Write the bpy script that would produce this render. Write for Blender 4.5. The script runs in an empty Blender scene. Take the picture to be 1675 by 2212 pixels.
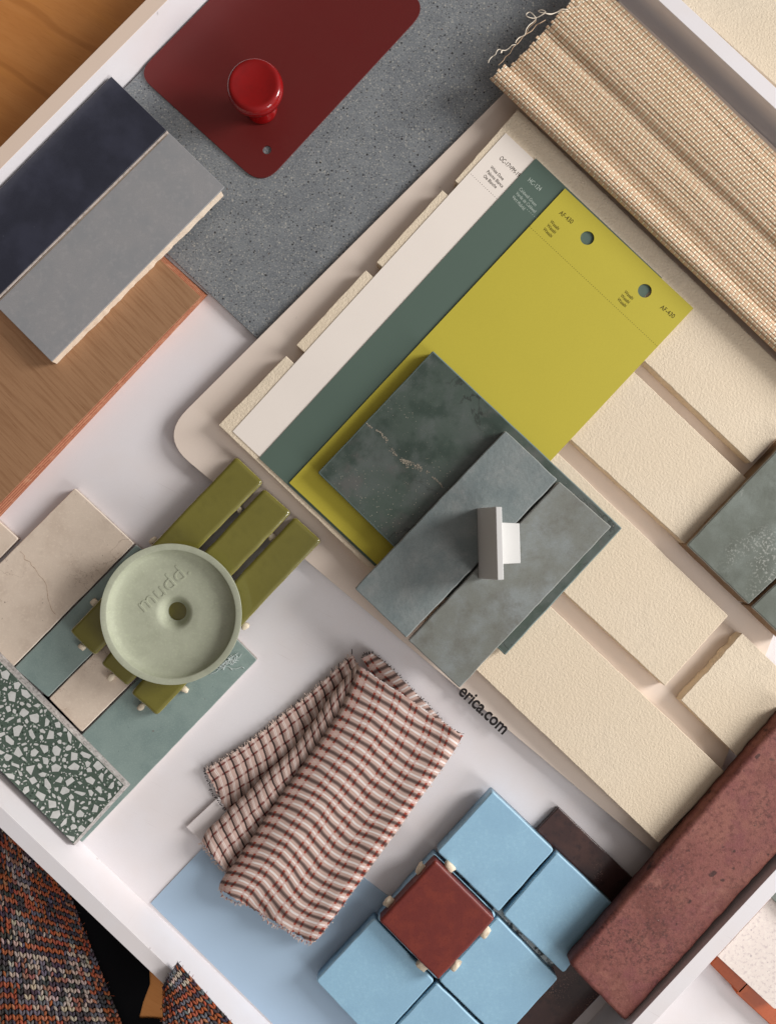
import bpy, bmesh, math, random
import numpy as np
from mathutils import Vector, noise as mnoise

random.seed(7)
rng = np.random.default_rng(7)
scene = bpy.context.scene
COL = scene.collection

# ------------------------------------------------------------------ camera, world, light, exposure
U = 3000.0            # plan units per metre (3 units = 1 mm)
D = 1680.0            # camera height above the tray floor, plan units
CX, CY = 838.0, 1106.0

cam = bpy.data.cameras.new("camera")
cam_ob = bpy.data.objects.new("camera", cam)
COL.objects.link(cam_ob)
cam_ob.location = (0, 0, D / U)
cam.sensor_fit = 'VERTICAL'
cam.sensor_height = 24.0
cam.lens = D / 2212.0 * 24.0
cam.clip_start = 0.01
cam.clip_end = 20.0
cam.dof.use_dof = True
cam.dof.focus_distance = (D - 50) / U
cam.dof.aperture_fstop = 7.0
scene.camera = cam_ob

world = bpy.data.worlds.new("World")
scene.world = world
world.use_nodes = True
wnt = world.node_tree
bg = wnt.nodes["Background"]
# a dim room: brighter towards the window side and the ceiling, brown and dark on the far side
_g = wnt.nodes.new("ShaderNodeTexCoord")
_dot = wnt.nodes.new("ShaderNodeVectorMath")
_dot.operation = 'DOT_PRODUCT'
_dot.inputs[1].default_value = (0.80, -0.22, 0.56)
wnt.links.new(_g.outputs["Generated"], _dot.inputs[0])
_mr = wnt.nodes.new("ShaderNodeMapRange")
_mr.inputs[1].default_value = -0.6
_mr.inputs[2].default_value = 0.9
wnt.links.new(_dot.outputs["Value"], _mr.inputs[0])
_cr = wnt.nodes.new("ShaderNodeValToRGB")
_cr.color_ramp.elements[0].color = (0.06, 0.047, 0.04, 1)
_cr.color_ramp.elements[1].color = (0.66, 0.64, 0.64, 1)
_e = _cr.color_ramp.elements.new(0.55)
_e.color = (0.25, 0.215, 0.19, 1)
wnt.links.new(_mr.outputs[0], _cr.inputs[0])
wnt.links.new(_cr.outputs[0], bg.inputs[0])
bg.inputs[1].default_value = 0.75


def window_lamp(name, loc, target, sx, sy, power, color):
    L = bpy.data.lights.new(name, 'AREA')
    L.shape = 'RECTANGLE'
    L.size, L.size_y = sx, sy
    L.energy = power
    L.color = color
    o = bpy.data.objects.new(name, L)
    COL.objects.link(o)
    o.location = loc
    d = Vector(target) - Vector(loc)
    o.rotation_euler = d.to_track_quat('-Z', 'Y').to_euler()
    return o


# a two-sash window to the right of the table
window_lamp("window_light", (1.42, -1.22, 0.98), (0, -0.05, 0), 0.60, 0.85, 15.0, (1.0, 0.985, 0.975))
window_lamp("window_light", (1.86, 0.46, 0.96), (0, -0.05, 0), 0.60, 0.85, 43.0, (1.0, 0.985, 0.975))

scene.view_settings.view_transform = 'Standard'
scene.view_settings.look = 'None'
scene.view_settings.exposure = 0.0
scene.view_settings.gamma = 1.0
scene.view_settings.use_curve_mapping = False
scene.cycles.use_denoising = True
scene.cycles.max_bounces = 8


# ------------------------------------------------------------------ geometry helpers
def W(px, py, z=0.0):
    """plan point seen at (px,py) of the 1675x2212 plan, standing at height z."""
    k = (D - z) / D
    return Vector(((px - CX) * k / U, -(py - CY) * k / U, z / U))


def lin(r, g, b, k=0.9):
    out = []
    for c in (r, g, b):
        c /= 255.0
        v = c / 12.92 if c <= 0.04045 else ((c + 0.055) / 1.055) ** 2.4
        out.append(min(v / k, 0.93))
    return (*out, 1.0)


def finish(name, bm, mats, parent=None, smooth=True, angle=35, origin=None, flat_faces=False):
    me = bpy.data.meshes.new(name)
    if origin is None:
        zs = [v.co for v in bm.verts]
        c = Vector((0, 0, 0))
        for v in zs:
            c += v
        c /= max(1, len(zs))
        c.z = min(v.z for v in zs)
        origin = c
    pw = parent_world(parent)
    bmesh.ops.translate(bm, verts=bm.verts, vec=-origin)
    bm.to_mesh(me)
    bm.free()
    if smooth:
        me.polygons.foreach_set("use_smooth", [True] * len(me.polygons))
        if flat_faces:      # broad faces stay flat, only the bevels are rounded
            acc = [Vector((0, 0, 0)) for _ in me.vertices]
            for p in me.polygons:
                w = (p.area * 1e6) ** 1.6 + 1e-12
                for vi in p.vertices:
                    acc[vi] += p.normal * w
            acc = [a.normalized() if a.length > 0 else Vector((0, 0, 1)) for a in acc]
            me.normals_split_custom_set_from_vertices(acc)
        else:
            me.set_sharp_from_angle(angle=math.radians(angle))
    for m in (mats if isinstance(mats, (list, tuple)) else [mats]):
        me.materials.append(m)
    o = bpy.data.objects.new(name, me)
    COL.objects.link(o)
    if parent:
        o.parent = parent
    o.location = origin - pw
    return o


def parent_world(p):
    v = Vector((0, 0, 0))
    while p is not None:
        v += Vector(p.location)
        p = p.parent
    return v


def tag(o, label, cat, group=None, kind=None):
    if label:
        o["label"] = label
    if cat:
        o["category"] = cat
    if group:
        o["group"] = group
    if kind:
        o["kind"] = kind
    return o


def empty(name, loc, label, cat, group=None):
    o = bpy.data.objects.new(name, None)
    COL.objects.link(o)
    o.location = loc
    o.empty_display_size = 0.01
    return tag(o, label, cat, group)


def rounded(pts, rads, seg=6):
    """round the corners of a plan polygon."""
    out = []
    n = len(pts)
    if not isinstance(rads, (list, tuple)):
        rads = [rads] * n
    for i in range(n):
        p = Vector(pts[i]).to_2d()
        a = Vector(pts[i - 1]).to_2d() - p
        b = Vector(pts[(i + 1) % n]).to_2d() - p
        r = rads[i]
        if r <= 0.01:
            out.append(tuple(p))
            continue
        ua, ub = a.normalized(), b.normalized()
        ang = ua.angle(ub)
        t = min(r / math.tan(ang / 2), a.length * 0.48, b.length * 0.48)
        p0, p1 = p + ua * t, p + ub * t
        for k in range(seg + 1):
            s = k / seg
            q = p0 * (1 - s) ** 2 + p * 2 * s * (1 - s) + p1 * s ** 2
            out.append(tuple(q))
    return out


def wobble(pts, step, amp, seed=0, freq=0.03, edges=None):
    """resample polygon edges and shake them, for raw and hand made edges."""
    out = []
    n = len(pts)
    for i in range(n):
        a, b = Vector(pts[i]).to_2d(), Vector(pts[(i + 1) % n]).to_2d()
        d = b - a
        if edges is not None and i not in edges:
            out.append(tuple(a))
            continue
        k = max(1, int(d.length / step))
        nn = Vector((-d.y, d.x)).normalized()
        for j in range(k):
            p = a + d * (j / k)
            s = min(1, 3 * min(j / k, 1 - j / k) + 0.25)
            f = mnoise.noise(Vector((p.x * freq, p.y * freq, seed * 3.1))) + 0.45 * mnoise.noise(Vector((p.x * freq * 3.7, p.y * freq * 3.7, seed * 7.7)))
            out.append(tuple(p + nn * amp * f * s))
    return out


def prism(name, top, z1, z0, mat, parent=None, bevel=1.0, bottom=None, seg=2, topmat=None, holes=(), angle=35, edgemat=None):
    """a slab: top outline is given as seen at height z1; sides are vertical unless a bottom outline is given."""
    bm = bmesh.new()
    T = [W(x, y, z1) for x, y in top]
    if bottom is None:
        B = [Vector((v.x, v.y, z0 / U)) for v in T]
    else:
        B = [W(x, y, z0) for x, y in bottom]
    loops_t, loops_b = [T], [B]
    for h in holes:
        ht = [W(x, y, z1) for x, y in h]
        loops_t.append(ht)
        loops_b.append([Vector((v.x, v.y, z0 / U)) for v in ht])
    vt = [[bm.verts.new(v) for v in l] for l in loops_t]
    vb = [[bm.verts.new(v) for v in l] for l in loops_b]
    for li, (a, b) in enumerate(zip(vt, vb)):
        n = len(a)
        for i in range(n):
            bm.faces.new((a[i], a[(i + 1) % n], b[(i + 1) % n], b[i]))
    if not holes:
        ft = bm.faces.new(vt[0])
        bm.faces.new(vb[0])
    else:
        for vs in (vt, vb):
            es = []
            for l in vs:
                for i in range(len(l)):
                    e = bm.edges.get((l[i], l[(i + 1) % len(l)]))
                    es.append(e)
            bmesh.ops.triangle_fill(bm, use_beauty=True, edges=es)
    bmesh.ops.recalc_face_normals(bm, faces=bm.faces)
    if bevel > 0 and not holes:
        es = [e for e in bm.edges if len(e.link_faces) == 2 and e.calc_face_angle(0) > 0.6]
        bmesh.ops.bevel(bm, geom=es, offset=bevel / U, segments=seg, affect='EDGES', profile=0.6, clamp_overlap=True)
    mats = [mat]
    if topmat is not None:
        mats.append(topmat)
        bm.normal_update()
        for f in bm.faces:
            if f.normal.z > 0.6:
                f.material_index = 1
    if edgemat is not None:
        mats.append(edgemat)
        bm.normal_update()
        for f in bm.faces:
            if 0.25 < f.normal.z < 0.985:
                f.material_index = len(mats) - 1
    return finish(name, bm, mats, parent, smooth=bevel > 0 and not holes, angle=angle, flat_faces=True)


def inset(pts, d):
    out = []
    n = len(pts)
    area = sum(pts[i][0] * pts[(i + 1) % n][1] - pts[(i + 1) % n][0] * pts[i][1] for i in range(n))
    sg = 1 if area > 0 else -1
    for i in range(n):
        p0, p1, p2 = (Vector(pts[i - 1]).to_2d(), Vector(pts[i]).to_2d(), Vector(pts[(i + 1) % n]).to_2d())
        a, b = (p1 - p0).normalized(), (p2 - p1).normalized()
        na, nb = Vector((-a.y, a.x)) * sg, Vector((-b.y, b.x)) * sg
        m = na + nb
        m = m / max(0.2, m.dot(na))
        out.append(tuple(p1 + m * d))
    return out


def pillow(name, quad, z1, z0, mat, parent=None, rad=6, b=5, seg=5, wob=0.8, seed=0, edgemat=None, depth=None, step=14):
    """slab with a really rounded upper edge: stacked inset outlines; b = width and depth of the rounding."""
    depth = depth or b

    def shake(p):
        f = 0.035
        return (p[0] + wob * (mnoise.noise(Vector((p[0] * f, p[1] * f, seed))) + 0.4 * mnoise.noise(Vector((p[0] * f * 4, p[1] * f * 4, seed + 5)))),
                p[1] + wob * (mnoise.noise(Vector((p[0] * f, p[1] * f, seed + 31))) + 0.4 * mnoise.noise(Vector((p[0] * f * 4, p[1] * f * 4, seed + 37)))))

    def outline(d):
        q = inset(quad, d) if d > 0 else quad
        n = len(q)
        r = rounded(q, max(1.0, rad - d * 0.7), 5)
        per = len(r) // n
        out = []
        for i in range(n):
            out += r[i * per:(i + 1) * per]
            a, c = Vector(r[(i + 1) * per - 1]), Vector(r[((i + 1) * per) % len(r)])
            k = max(1, int((Vector(quad[(i + 1) % n]) - Vector(quad[i])).length / step))
            for j in range(1, k):
                out.append(tuple(a + (c - a) * (j / k)))
        return [shake(p) for p in out]

    levels = [(0, z0), (0, z1 - depth)]
    for k in range(1, seg + 1):
        a = math.pi / 2 * k / seg
        levels.append((b * (1 - math.cos(a)), z1 - depth + depth * math.sin(a)))
    bm = bmesh.new()
    rings = []
    for d, z in levels:
        # all outlines are drawn as seen at the height of the face, so the sides stand upright
        rings.append([bm.verts.new(Vector((w.x, w.y, z / U))) for w in (W(x, y, z1 - depth) for x, y in outline(d))])
    n = len(rings[0])
    for li, (a, c) in enumerate(zip(rings[:-1], rings[1:])):
        for i in range(n):
            f = bm.faces.new((a[i], a[(i + 1) % n], c[(i + 1) % n], c[i]))
            if edgemat is not None and 1 <= li <= 2:
                f.material_index = 1
    bm.faces.new(rings[-1])
    bm.faces.new(rings[0])
    bmesh.ops.recalc_face_normals(bm, faces=bm.faces)
    return finish(name, bm, [mat] + ([edgemat] if edgemat else []), parent, flat_faces=True)


def tube(name, pts, r, mat, parent=None, sides=6, closed_ends=True, jag=0.0):
    """a thread or rod through 3-D points (world metres)."""
    bm = bmesh.new()
    # Catmull-Rom
    P = [Vector(p) for p in pts]
    Q = []
    for i in range(len(P) - 1):
        p0, p1, p2, p3 = P[max(i - 1, 0)], P[i], P[i + 1], P[min(i + 2, len(P) - 1)]
        for k in range(6):
            t = k / 6
            Q.append(0.5 * ((2 * p1) + (p2 - p0) * t + (2 * p0 - 5 * p1 + 4 * p2 - p3) * t * t + (3 * p1 - p0 - 3 * p2 + p3) * t ** 3))
    Q.append(P[-1])
    rings = []
    for i, q in enumerate(Q):
        d = (Q[min(i + 1, len(Q) - 1)] - Q[max(i - 1, 0)])
        if d.length < 1e-9:
            d = Vector((1, 0, 0))
        d.normalize()
        a = d.cross(Vector((0, 0, 1)))
        if a.length < 1e-6:
            a = Vector((1, 0, 0))
        a.normalize()
        b = a.cross(d)
        rr = r * (1 + jag * (random.random() - 0.5))
        rings.append([bm.verts.new(q + (a * math.cos(2 * math.pi * k / sides) + b * math.sin(2 * math.pi * k / sides)) * rr) for k in range(sides)])
    for i in range(len(rings) - 1):
        for k in range(sides):
            bm.faces.new((rings[i][k], rings[i][(k + 1) % sides], rings[i + 1][(k + 1) % sides], rings[i + 1][k]))
    if closed_ends:
        bm.faces.new(rings[0])
        bm.faces.new(rings[-1])
    bmesh.ops.recalc_face_normals(bm, faces=bm.faces)
    return finish(name, bm, mat, parent, angle=60) if name else bm


def lathe(name, prof, centre, z, mat, parent=None, n=96, angle=40):
    """profile: list of (radius, height) plan units, centre = plan xy at height z (already true plan)."""
    bm = bmesh.new()
    rings = []
    for r, h in prof:
        if r < 1e-6:
            rings.append([bm.verts.new((centre.x, centre.y, (z + h) / U))])
        else:
            rings.append([bm.verts.new((centre.x + r / U * math.cos(2 * math.pi * k / n), centre.y + r / U * math.sin(2 * math.pi * k / n), (z + h) / U)) for k in range(n)])
    for a, b in zip(rings[:-1], rings[1:]):
        if len(a) == 1 and len(b) == 1:
            continue
        for k in range(n):
            if len(a) == 1:
                bm.faces.new((a[0], b[(k + 1) % n], b[k]))
            elif len(b) == 1:
                bm.faces.new((a[k], a[(k + 1) % n], b[0]))
            else:
                bm.faces.new((a[k], a[(k + 1) % n], b[(k + 1) % n], b[k]))
    bmesh.ops.recalc_face_normals(bm, faces=bm.faces)
    return finish(name, bm, mat, parent, angle=angle)


def grid_mesh(name, X, UV=None, mats=None, parent=None, attr=None, flip=False, angle=180, thick=0):
    """X: (m,n,3) array of world points -> smooth sheet with UVs."""
    m, n, _ = X.shape
    verts = X.reshape(-1, 3)
    idx = np.arange(m * n).reshape(m, n)
    q = np.stack([idx[:-1, :-1], idx[1:, :-1], idx[1:, 1:], idx[:-1, 1:]], -1).reshape(-1, 4)
    if flip:
        q = q[:, ::-1]
    return verts, q, (UV.reshape(-1, 2) if UV is not None else None)


def mesh_from(name, parts, mats, parent=None, solid=0.0):
    """parts: list of (verts, quads, uv, material index) joined into ONE mesh."""
    vs, fs, uvs, mi = [], [], [], []
    off = 0
    for v, q, uv, k in parts:
        vs.append(v)
        fs.append(q + off)
        uvs.append(uv if uv is not None else np.zeros((len(v), 2)))
        mi += [k] * len(q)
        off += len(v)
    V = np.concatenate(vs)
    F = np.concatenate(fs)
    UVs = np.concatenate(uvs)
    o0 = V.mean(axis=0)
    o0[2] = V[:, 2].min()
    me = bpy.data.meshes.new(name)
    me.from_pydata((V - o0).tolist(), [], F.tolist())
    ul = me.uv_layers.new(name="UVMap")
    ul.data.foreach_set("uv", UVs[F.reshape(-1)].astype(np.float32).reshape(-1))
    me.polygons.foreach_set("material_index", mi)
    me.polygons.foreach_set("use_smooth", [True] * len(F))
    for m in mats:
        me.materials.append(m)
    o = bpy.data.objects.new(name, me)
    COL.objects.link(o)
    pw = parent_world(parent)
    if parent:
        o.parent = parent
    o.location = Vector(o0) - pw
    return o


def lettering(name, body, px, py, z, size, angle, mat, parent, sx=0.8, depth=0.15, align='LEFT', offset=0.0, space=1.0, fit=None):
    c = bpy.data.curves.new(name, 'FONT')
    c.body = body
    c.size = size / U
    c.align_x = align
    c.align_y = 'CENTER'
    c.space_line = 0.95
    c.space_character = space
    c.extrude = depth / U
    c.offset = offset / U
    c.resolution_u = 4
    t = bpy.data.objects.new(name, c)
    COL.objects.link(t)
    bpy.context.view_layer.update()
    dg = bpy.context.evaluated_depsgraph_get()
    me = bpy.data.meshes.new_from_object(t.evaluated_get(dg))
    me.name = name
    bpy.data.objects.remove(t)
    bpy.data.curves.remove(c)
    if fit:
        xs = [v.co.x for v in me.vertices]
        sx = fit / U / (max(xs) - min(xs))
    a = math.radians(angle)
    for v in me.vertices:
        x, y = v.co.x * sx, v.co.y
        v.co.x, v.co.y = x * math.cos(a) - y * math.sin(a), x * math.sin(a) + y * math.cos(a)
    me.materials.clear()
    me.materials.append(mat)
    o = bpy.data.objects.new(name, me)
    COL.objects.link(o)
    pw = parent_world(parent)
    o.parent = parent
    o.location = W(px, py, z) - pw
    return o


# ------------------------------------------------------------------ material helper
class Mat:
    def __init__(s, name, base, rough=0.6, spec=0.35, coat=0.0, coat_rough=0.1):
        s.m = bpy.data.materials.new(name)
        s.m.use_nodes = True
        s.nt = s.m.node_tree
        s.N, s.L = s.nt.nodes, s.nt.links
        s.b = s.N["Principled BSDF"]
        s.b.inputs["Roughness"].default_value = rough
        s.b.inputs["Specular IOR Level"].default_value = spec
        s.b.inputs["Coat Weight"].default_value = coat
        s.b.inputs["Coat Roughness"].default_value = coat_rough
        tc = s.N.new("ShaderNodeTexCoord")
        s.obj = tc.outputs["Object"]
        s.uv = tc.outputs["UV"]
        rgb = s.N.new("ShaderNodeRGB")
        rgb.outputs[0].default_value = base
        s.col = rgb.outputs[0]
        s.nrm = None

    def vec(s, rot=0.0, scale=(1, 1, 1), src=None):
        mp = s.N.new("ShaderNodeMapping")
        mp.vector_type = 'POINT'
        mp.inputs["Rotation"].default_value = (0, 0, rot)
        s.L.new(src or s.obj, mp.inputs[0])
        # rotate first, then stretch
        v = s.N.new("ShaderNodeVectorMath")
        v.operation = 'MULTIPLY'
        s.L.new(mp.outputs[0], v.inputs[0])
        v.inputs[1].default_value = scale
        return v.outputs[0]

    def noise(s, scale, detail=3.0, rough=0.55, vec=None, dist=0.0):
        n = s.N.new("ShaderNodeTexNoise")
        n.inputs["Scale"].default_value = scale
        n.inputs["Detail"].default_value = detail
        n.inputs["Roughness"].default_value = rough
        n.inputs["Distortion"].default_value = dist
        s.L.new(vec or s.obj, n.inputs["Vector"])
        return n.outputs["Fac"]

    def voro(s, scale, feature='F1', vec=None, out="Distance", rand=1.0):
        n = s.N.new("ShaderNodeTexVoronoi")
        n.feature = feature
        n.inputs["Scale"].default_value = scale
        n.inputs["Randomness"].default_value = rand
        s.L.new(vec or s.obj, n.inputs["Vector"])
        return n.outputs[out]

    def ramp(s, fac, lo, hi, a=0.0, b=1.0):
        n = s.N.new("ShaderNodeMapRange")
        n.interpolation_type = 'SMOOTHSTEP'
        s.L.new(fac, n.inputs[0])
        n.inputs[1].default_value = lo
        n.inputs[2].default_value = hi
        n.inputs[3].default_value = a
        n.inputs[4].default_value = b
        return n.outputs[0]

    def math(s, op, a, b=None, c=None):
        n = s.N.new("ShaderNodeMath")
        n.operation = op
        for i, x in enumerate((a, b, c)):
            if x is None:
                continue
            if isinstance(x, (int, float)):
                n.inputs[i].default_value = x
            else:
                s.L.new(x, n.inputs[i])
        return n.outputs[0]

    def mix(s, fac, color):
        n = s.N.new("ShaderNodeMix")
        n.data_type = 'RGBA'
        if isinstance(fac, (int, float)):
            n.inputs[0].default_value = fac
        else:
            s.L.new(fac, n.inputs[0])
        s.L.new(s.col, n.inputs[6])
        if isinstance(color, tuple):
            n.inputs[7].default_value = color
        else:
            s.L.new(color, n.inputs[7])
        s.col = n.outputs[2]
        return s

    def mottle(s, scale, color, lo=0.4, hi=0.7, amt=1.0, detail=4, vec=None, rough=0.6, dist=0.0):
        return s.mix(s.ramp(s.noise(scale, detail, rough, vec, dist), lo, hi, 0, amt), color)

    def specks(s, scale, radius, color, keep=0.5, amt=1.0, vec=None):
        """scattered round spots: a share keep of the cells gets a spot."""
        n = s.N.new("ShaderNodeTexVoronoi")
        n.inputs["Scale"].default_value = scale
        nz = s.N.new("ShaderNodeTexNoise")
        nz.inputs["Scale"].default_value = scale * 2.2
        nz.inputs["Detail"].default_value = 2.0
        s.L.new(s.obj, nz.inputs["Vector"])
        ml = s.N.new("ShaderNodeVectorMath")
        ml.operation = 'MULTIPLY_ADD'
        s.L.new(nz.outputs["Color"], ml.inputs[0])
        ml.inputs[1].default_value = (0.42 / scale,) * 3
        s.L.new(vec or s.obj, ml.inputs[2])
        s.L.new(ml.outputs[0], n.inputs["Vector"])
        sep = s.N.new("ShaderNodeSeparateColor")
        s.L.new(n.outputs["Color"], sep.inputs[0])
        on = s.math('LESS_THAN', sep.outputs[0], keep)
        rad = s.math('MULTIPLY', s.math('ADD', s.math('MULTIPLY', sep.outputs[1], 0.7), 0.5), radius)
        d = s.math('SUBTRACT', n.outputs["Distance"], rad)
        f = s.ramp(d, -0.06, 0.04, 1, 0)
        return s.mix(s.math('MULTIPLY', s.math('MULTIPLY', f, on), amt), color)

    def grain(s, amt=0.05, scale=2600):
        """fine value variation, so that no surface is one flat tone."""
        f = s.noise(scale, 2, 0.7)
        s.mix(s.ramp(f, 0.35, 0.75, 0, amt), (0, 0, 0, 1))
        return s

    def bump(s, h, dist, strength=1.0):
        n = s.N.new("ShaderNodeBump")
        n.inputs["Strength"].default_value = strength
        n.inputs["Distance"].default_value = dist
        s.L.new(h, n.inputs["Height"])
        if s.nrm is not None:
            s.L.new(s.nrm, n.inputs["Normal"])
        s.nrm = n.outputs[0]
        return s

    def roughvar(s, scale, a, b, detail=3):
        s.L.new(s.ramp(s.noise(scale, detail), 0.3, 0.7, a, b), s.b.inputs["Roughness"])
        return s

    def done(s):
        s.L.new(s.col, s.b.inputs["Base Color"])
        if s.nrm is not None:
            s.L.new(s.nrm, s.b.inputs["Normal"])
            s.L.new(s.nrm, s.b.inputs["Coat Normal"])
        return s.m


MM = 0.001
R45 = math.radians(45)

# --- materials
def paper(name, rgb, rough=0.75, spec=0.2, k=0.9, grain=0.07):
    m = Mat(name, lin(*rgb, k), rough, spec)
    m.grain(grain, 2200)
    m.mottle(25, lin(*[c * 0.95 for c in rgb], k), 0.35, 0.7, 0.2)
    m.bump(m.noise(2500, 2), 0.05 * MM, 0.5)
    return m.done()


M = {}
m = Mat("table_wood", lin(202, 136, 76), 0.42, 0.4)
v = m.vec(math.radians(32), (1, 7, 1))
m.mottle(16, lin(190, 122, 62), 0.42, 0.62, 0.4, vec=v, detail=5, dist=0.6)
m.mottle(10, lin(206, 138, 70), 0.5, 0.75, 0.7, vec=v, detail=3)
w = m.N.new("ShaderNodeTexWave")
w.wave_type = 'BANDS'
w.bands_direction = 'Y'
w.inputs["Scale"].default_value = 3.2
w.inputs["Distortion"].default_value = 5.0
w.inputs["Detail"].default_value = 3.0
w.inputs["Detail Scale"].default_value = 1.2
m.L.new(m.vec(math.radians(32), (1.2, 2.0, 1)), w.inputs["Vector"])
m.mix(m.ramp(w.outputs["Fac"], 0.95, 1.0, 0, 0.3), lin(140, 78, 30))
v2 = m.vec(math.radians(32), (20, 500, 1))
m.mottle(4, lin(165, 98, 42), 0.5, 0.75, 0.35, vec=v2, detail=2)
m.grain(0.06, 2500)
M["table"] = m.done()

m = Mat("tray_white", lin(226, 222, 224), 0.55, 0.3)
m.grain(0.05, 2600).mottle(14, lin(222, 214, 212), 0.4, 0.7, 0.6)
m.specks(45, 0.035, lin(120, 105, 95), 0.25, 0.7).specks(110, 0.05, lin(150, 138, 128), 0.07, 0.6)
sc_ = m.ramp(m.noise(3.0, 2, 0.5, m.vec(0.5, (9, 260, 1))), 0.66, 0.72)
m.mix(m.math("MULTIPLY", m.math("MULTIPLY", sc_, m.ramp(m.noise(11, 3, 0.5, m.vec(1.7)), 0.52, 0.66)), 0.28), lin(176, 166, 162))
m.bump(m.noise(900, 3), 0.04 * MM, 0.5)
M["tray"] = m.done()
M["rim_warm_light"] = paper("rim_warm_light", (230, 208, 190), 0.6)  # top of the white north-west wall, warm light painted into its colour
M["board"] = paper("board_white", (222, 212, 205), 0.6)
m = Mat("board_face", lin(224, 209, 196), 0.55, 0.3)
m.grain(0.06, 2600).mottle(10, lin(216, 199, 184), 0.4, 0.7, 0.6)
m.specks(50, 0.03, lin(90, 75, 65), 0.18, 0.8)
M["board"] = m.done()

# speckled solid surface
m = Mat("speckled_stone", lin(122, 126, 129), 0.42, 0.4)
m.mottle(60, lin(108, 112, 116), 0.35, 0.65, 0.8)
m.mottle(850, lin(150, 150, 146), 0.52, 0.66, 0.8, detail=2)
m.mottle(700, lin(84, 88, 92), 0.54, 0.68, 0.75, detail=2, vec=m.vec(1.0, (1, 1, 1)))
m.specks(430, 0.27, lin(184, 180, 168), 0.26, 0.6)
m.specks(680, 0.34, lin(172, 170, 162), 0.30, 0.6)
m.specks(360, 0.24, lin(34, 32, 34), 0.24, 0.95)
m.specks(560, 0.30, lin(50, 48, 50), 0.22, 0.85)
m.specks(300, 0.15, lin(80, 56, 50), 0.06, 0.8)
m.roughvar(200, 0.3, 0.5)
M["slab"] = m.done()

m = Mat("red_laminate", lin(94, 28, 26, 0.85), 0.42, 0.35)
m.grain(0.16, 1900).mottle(40, lin(92, 24, 23, 0.85), 0.4, 0.7, 0.7)
m.specks(60, 0.02, lin(190, 170, 160), 0.05, 0.8)
m.bump(m.noise(1800, 2), 0.05 * MM, 0.6)
M["red_card"] = m.done()
m = Mat("red_gloss_paint", lin(128, 4, 6, 0.8), 0.25, 0.2, coat=0.8, coat_rough=0.02)
m.mottle(60, lin(98, 3, 4, 0.8), 0.4, 0.7, 0.5)
M["knob"] = m.done()

m = Mat("charcoal_glaze", lin(46, 48, 60), 0.33, 0.5)
m.grain(0.22, 1700).mottle(30, lin(54, 56, 70), 0.4, 0.65, 0.8)
m.specks(90, 0.03, lin(170, 170, 175), 0.06, 0.8)
m.roughvar(60, 0.28, 0.4)
m.bump(m.noise(900, 3), 0.05 * MM, 0.6)
M["charcoal"] = m.done()
m = Mat("grey_matt_glaze", lin(150, 149, 150), 0.55, 0.35)
m.grain(0.14, 1500).mottle(45, lin(140, 141, 143), 0.38, 0.66, 0.9).mottle(300, lin(158, 156, 156), 0.5, 0.7, 0.5)
m.bump(m.noise(1100, 3), 0.08 * MM, 0.6)
M["grey"] = m.done()
m = Mat("raw_clay_edge", lin(222, 205, 185), 0.8, 0.2)
m.grain(0.1, 1500).mottle(250, lin(200, 178, 155), 0.5, 0.7, 0.7)
m.bump(m.noise(700, 4), 0.3 * MM, 0.8)
M["raw_clay"] = m.done()

# oak veneer ply
m = Mat("oak_veneer", lin(160, 122, 90), 0.5, 0.3)
v = m.vec(math.radians(46), (12, 260, 1))
m.mottle(1.6, lin(140, 102, 72), 0.42, 0.68, 0.8, vec=v, detail=5)
v = m.vec(math.radians(46), (60, 1400, 1))
m.mottle(1.0, lin(112, 74, 46), 0.62, 0.74, 0.6, vec=v, detail=2)
m.mottle(1.3, lin(170, 134, 102), 0.55, 0.8, 0.4, vec=m.vec(math.radians(46), (9, 90, 1)), detail=3)
m.grain(0.06, 2400)
m.bump(m.noise(1.0, 2, vec=v), 0.06 * MM, 0.6)
M["veneer"] = m.done()
m = Mat("plywood_edge", lin(178, 122, 92), 0.65, 0.25)
sx = m.N.new("ShaderNodeSeparateXYZ")
m.L.new(m.obj, sx.inputs[0])
f = m.math('FRACT', m.math('MULTIPLY', sx.outputs[2], 1 / (2.9 * MM)))
m.mix(m.ramp(m.math('ABSOLUTE', m.math('SUBTRACT', f, 0.5)), 0.10, 0.32, 0.9, 0), lin(132, 62, 36))
m.mottle(500, lin(120, 58, 36), 0.5, 0.7, 0.6, detail=3)
m.mottle(120, lin(196, 148, 116), 0.52, 0.7, 0.5)
m.bump(m.noise(800, 3), 0.15 * MM, 0.6)
M["ply_edge"] = m.done()


def stone_tile(name, rgb, k=0.9):
    m = Mat(name, lin(*rgb, k), 0.75, 0.2)
    m.mottle(160, lin(*[c * 0.955 for c in rgb], k), 0.4, 0.65, 0.8)
    m.mottle(900, lin(*[c * 0.90 for c in rgb], k), 0.52, 0.7, 0.6, detail=3)
    m.mottle(9, lin(*[c * t for c, t in zip(rgb, (0.975, 0.965, 0.95))], k), 0.35, 0.65, 0.9, detail=2)
    m.specks(150, 0.05, lin(150, 125, 95), 0.06, 0.7)
    oi = m.N.new('ShaderNodeObjectInfo')
    m.mix(m.math('MULTIPLY', oi.outputs['Random'], 0.35), lin(*[c * t for c, t in zip(rgb, (0.97, 0.955, 0.935))], k))
    m.grain(0.05, 2600)
    m.bump(m.noise(640, 4, 0.65), 0.62 * MM, 0.85)
    m.bump(m.noise(1700, 2), 0.12 * MM, 0.6)
    return m.done()


M["sand_tile"] = stone_tile("sand_textured_tile", (228, 213, 190))
M["plaster"] = stone_tile("beige_textured_slab", (222, 208, 186))

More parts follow.
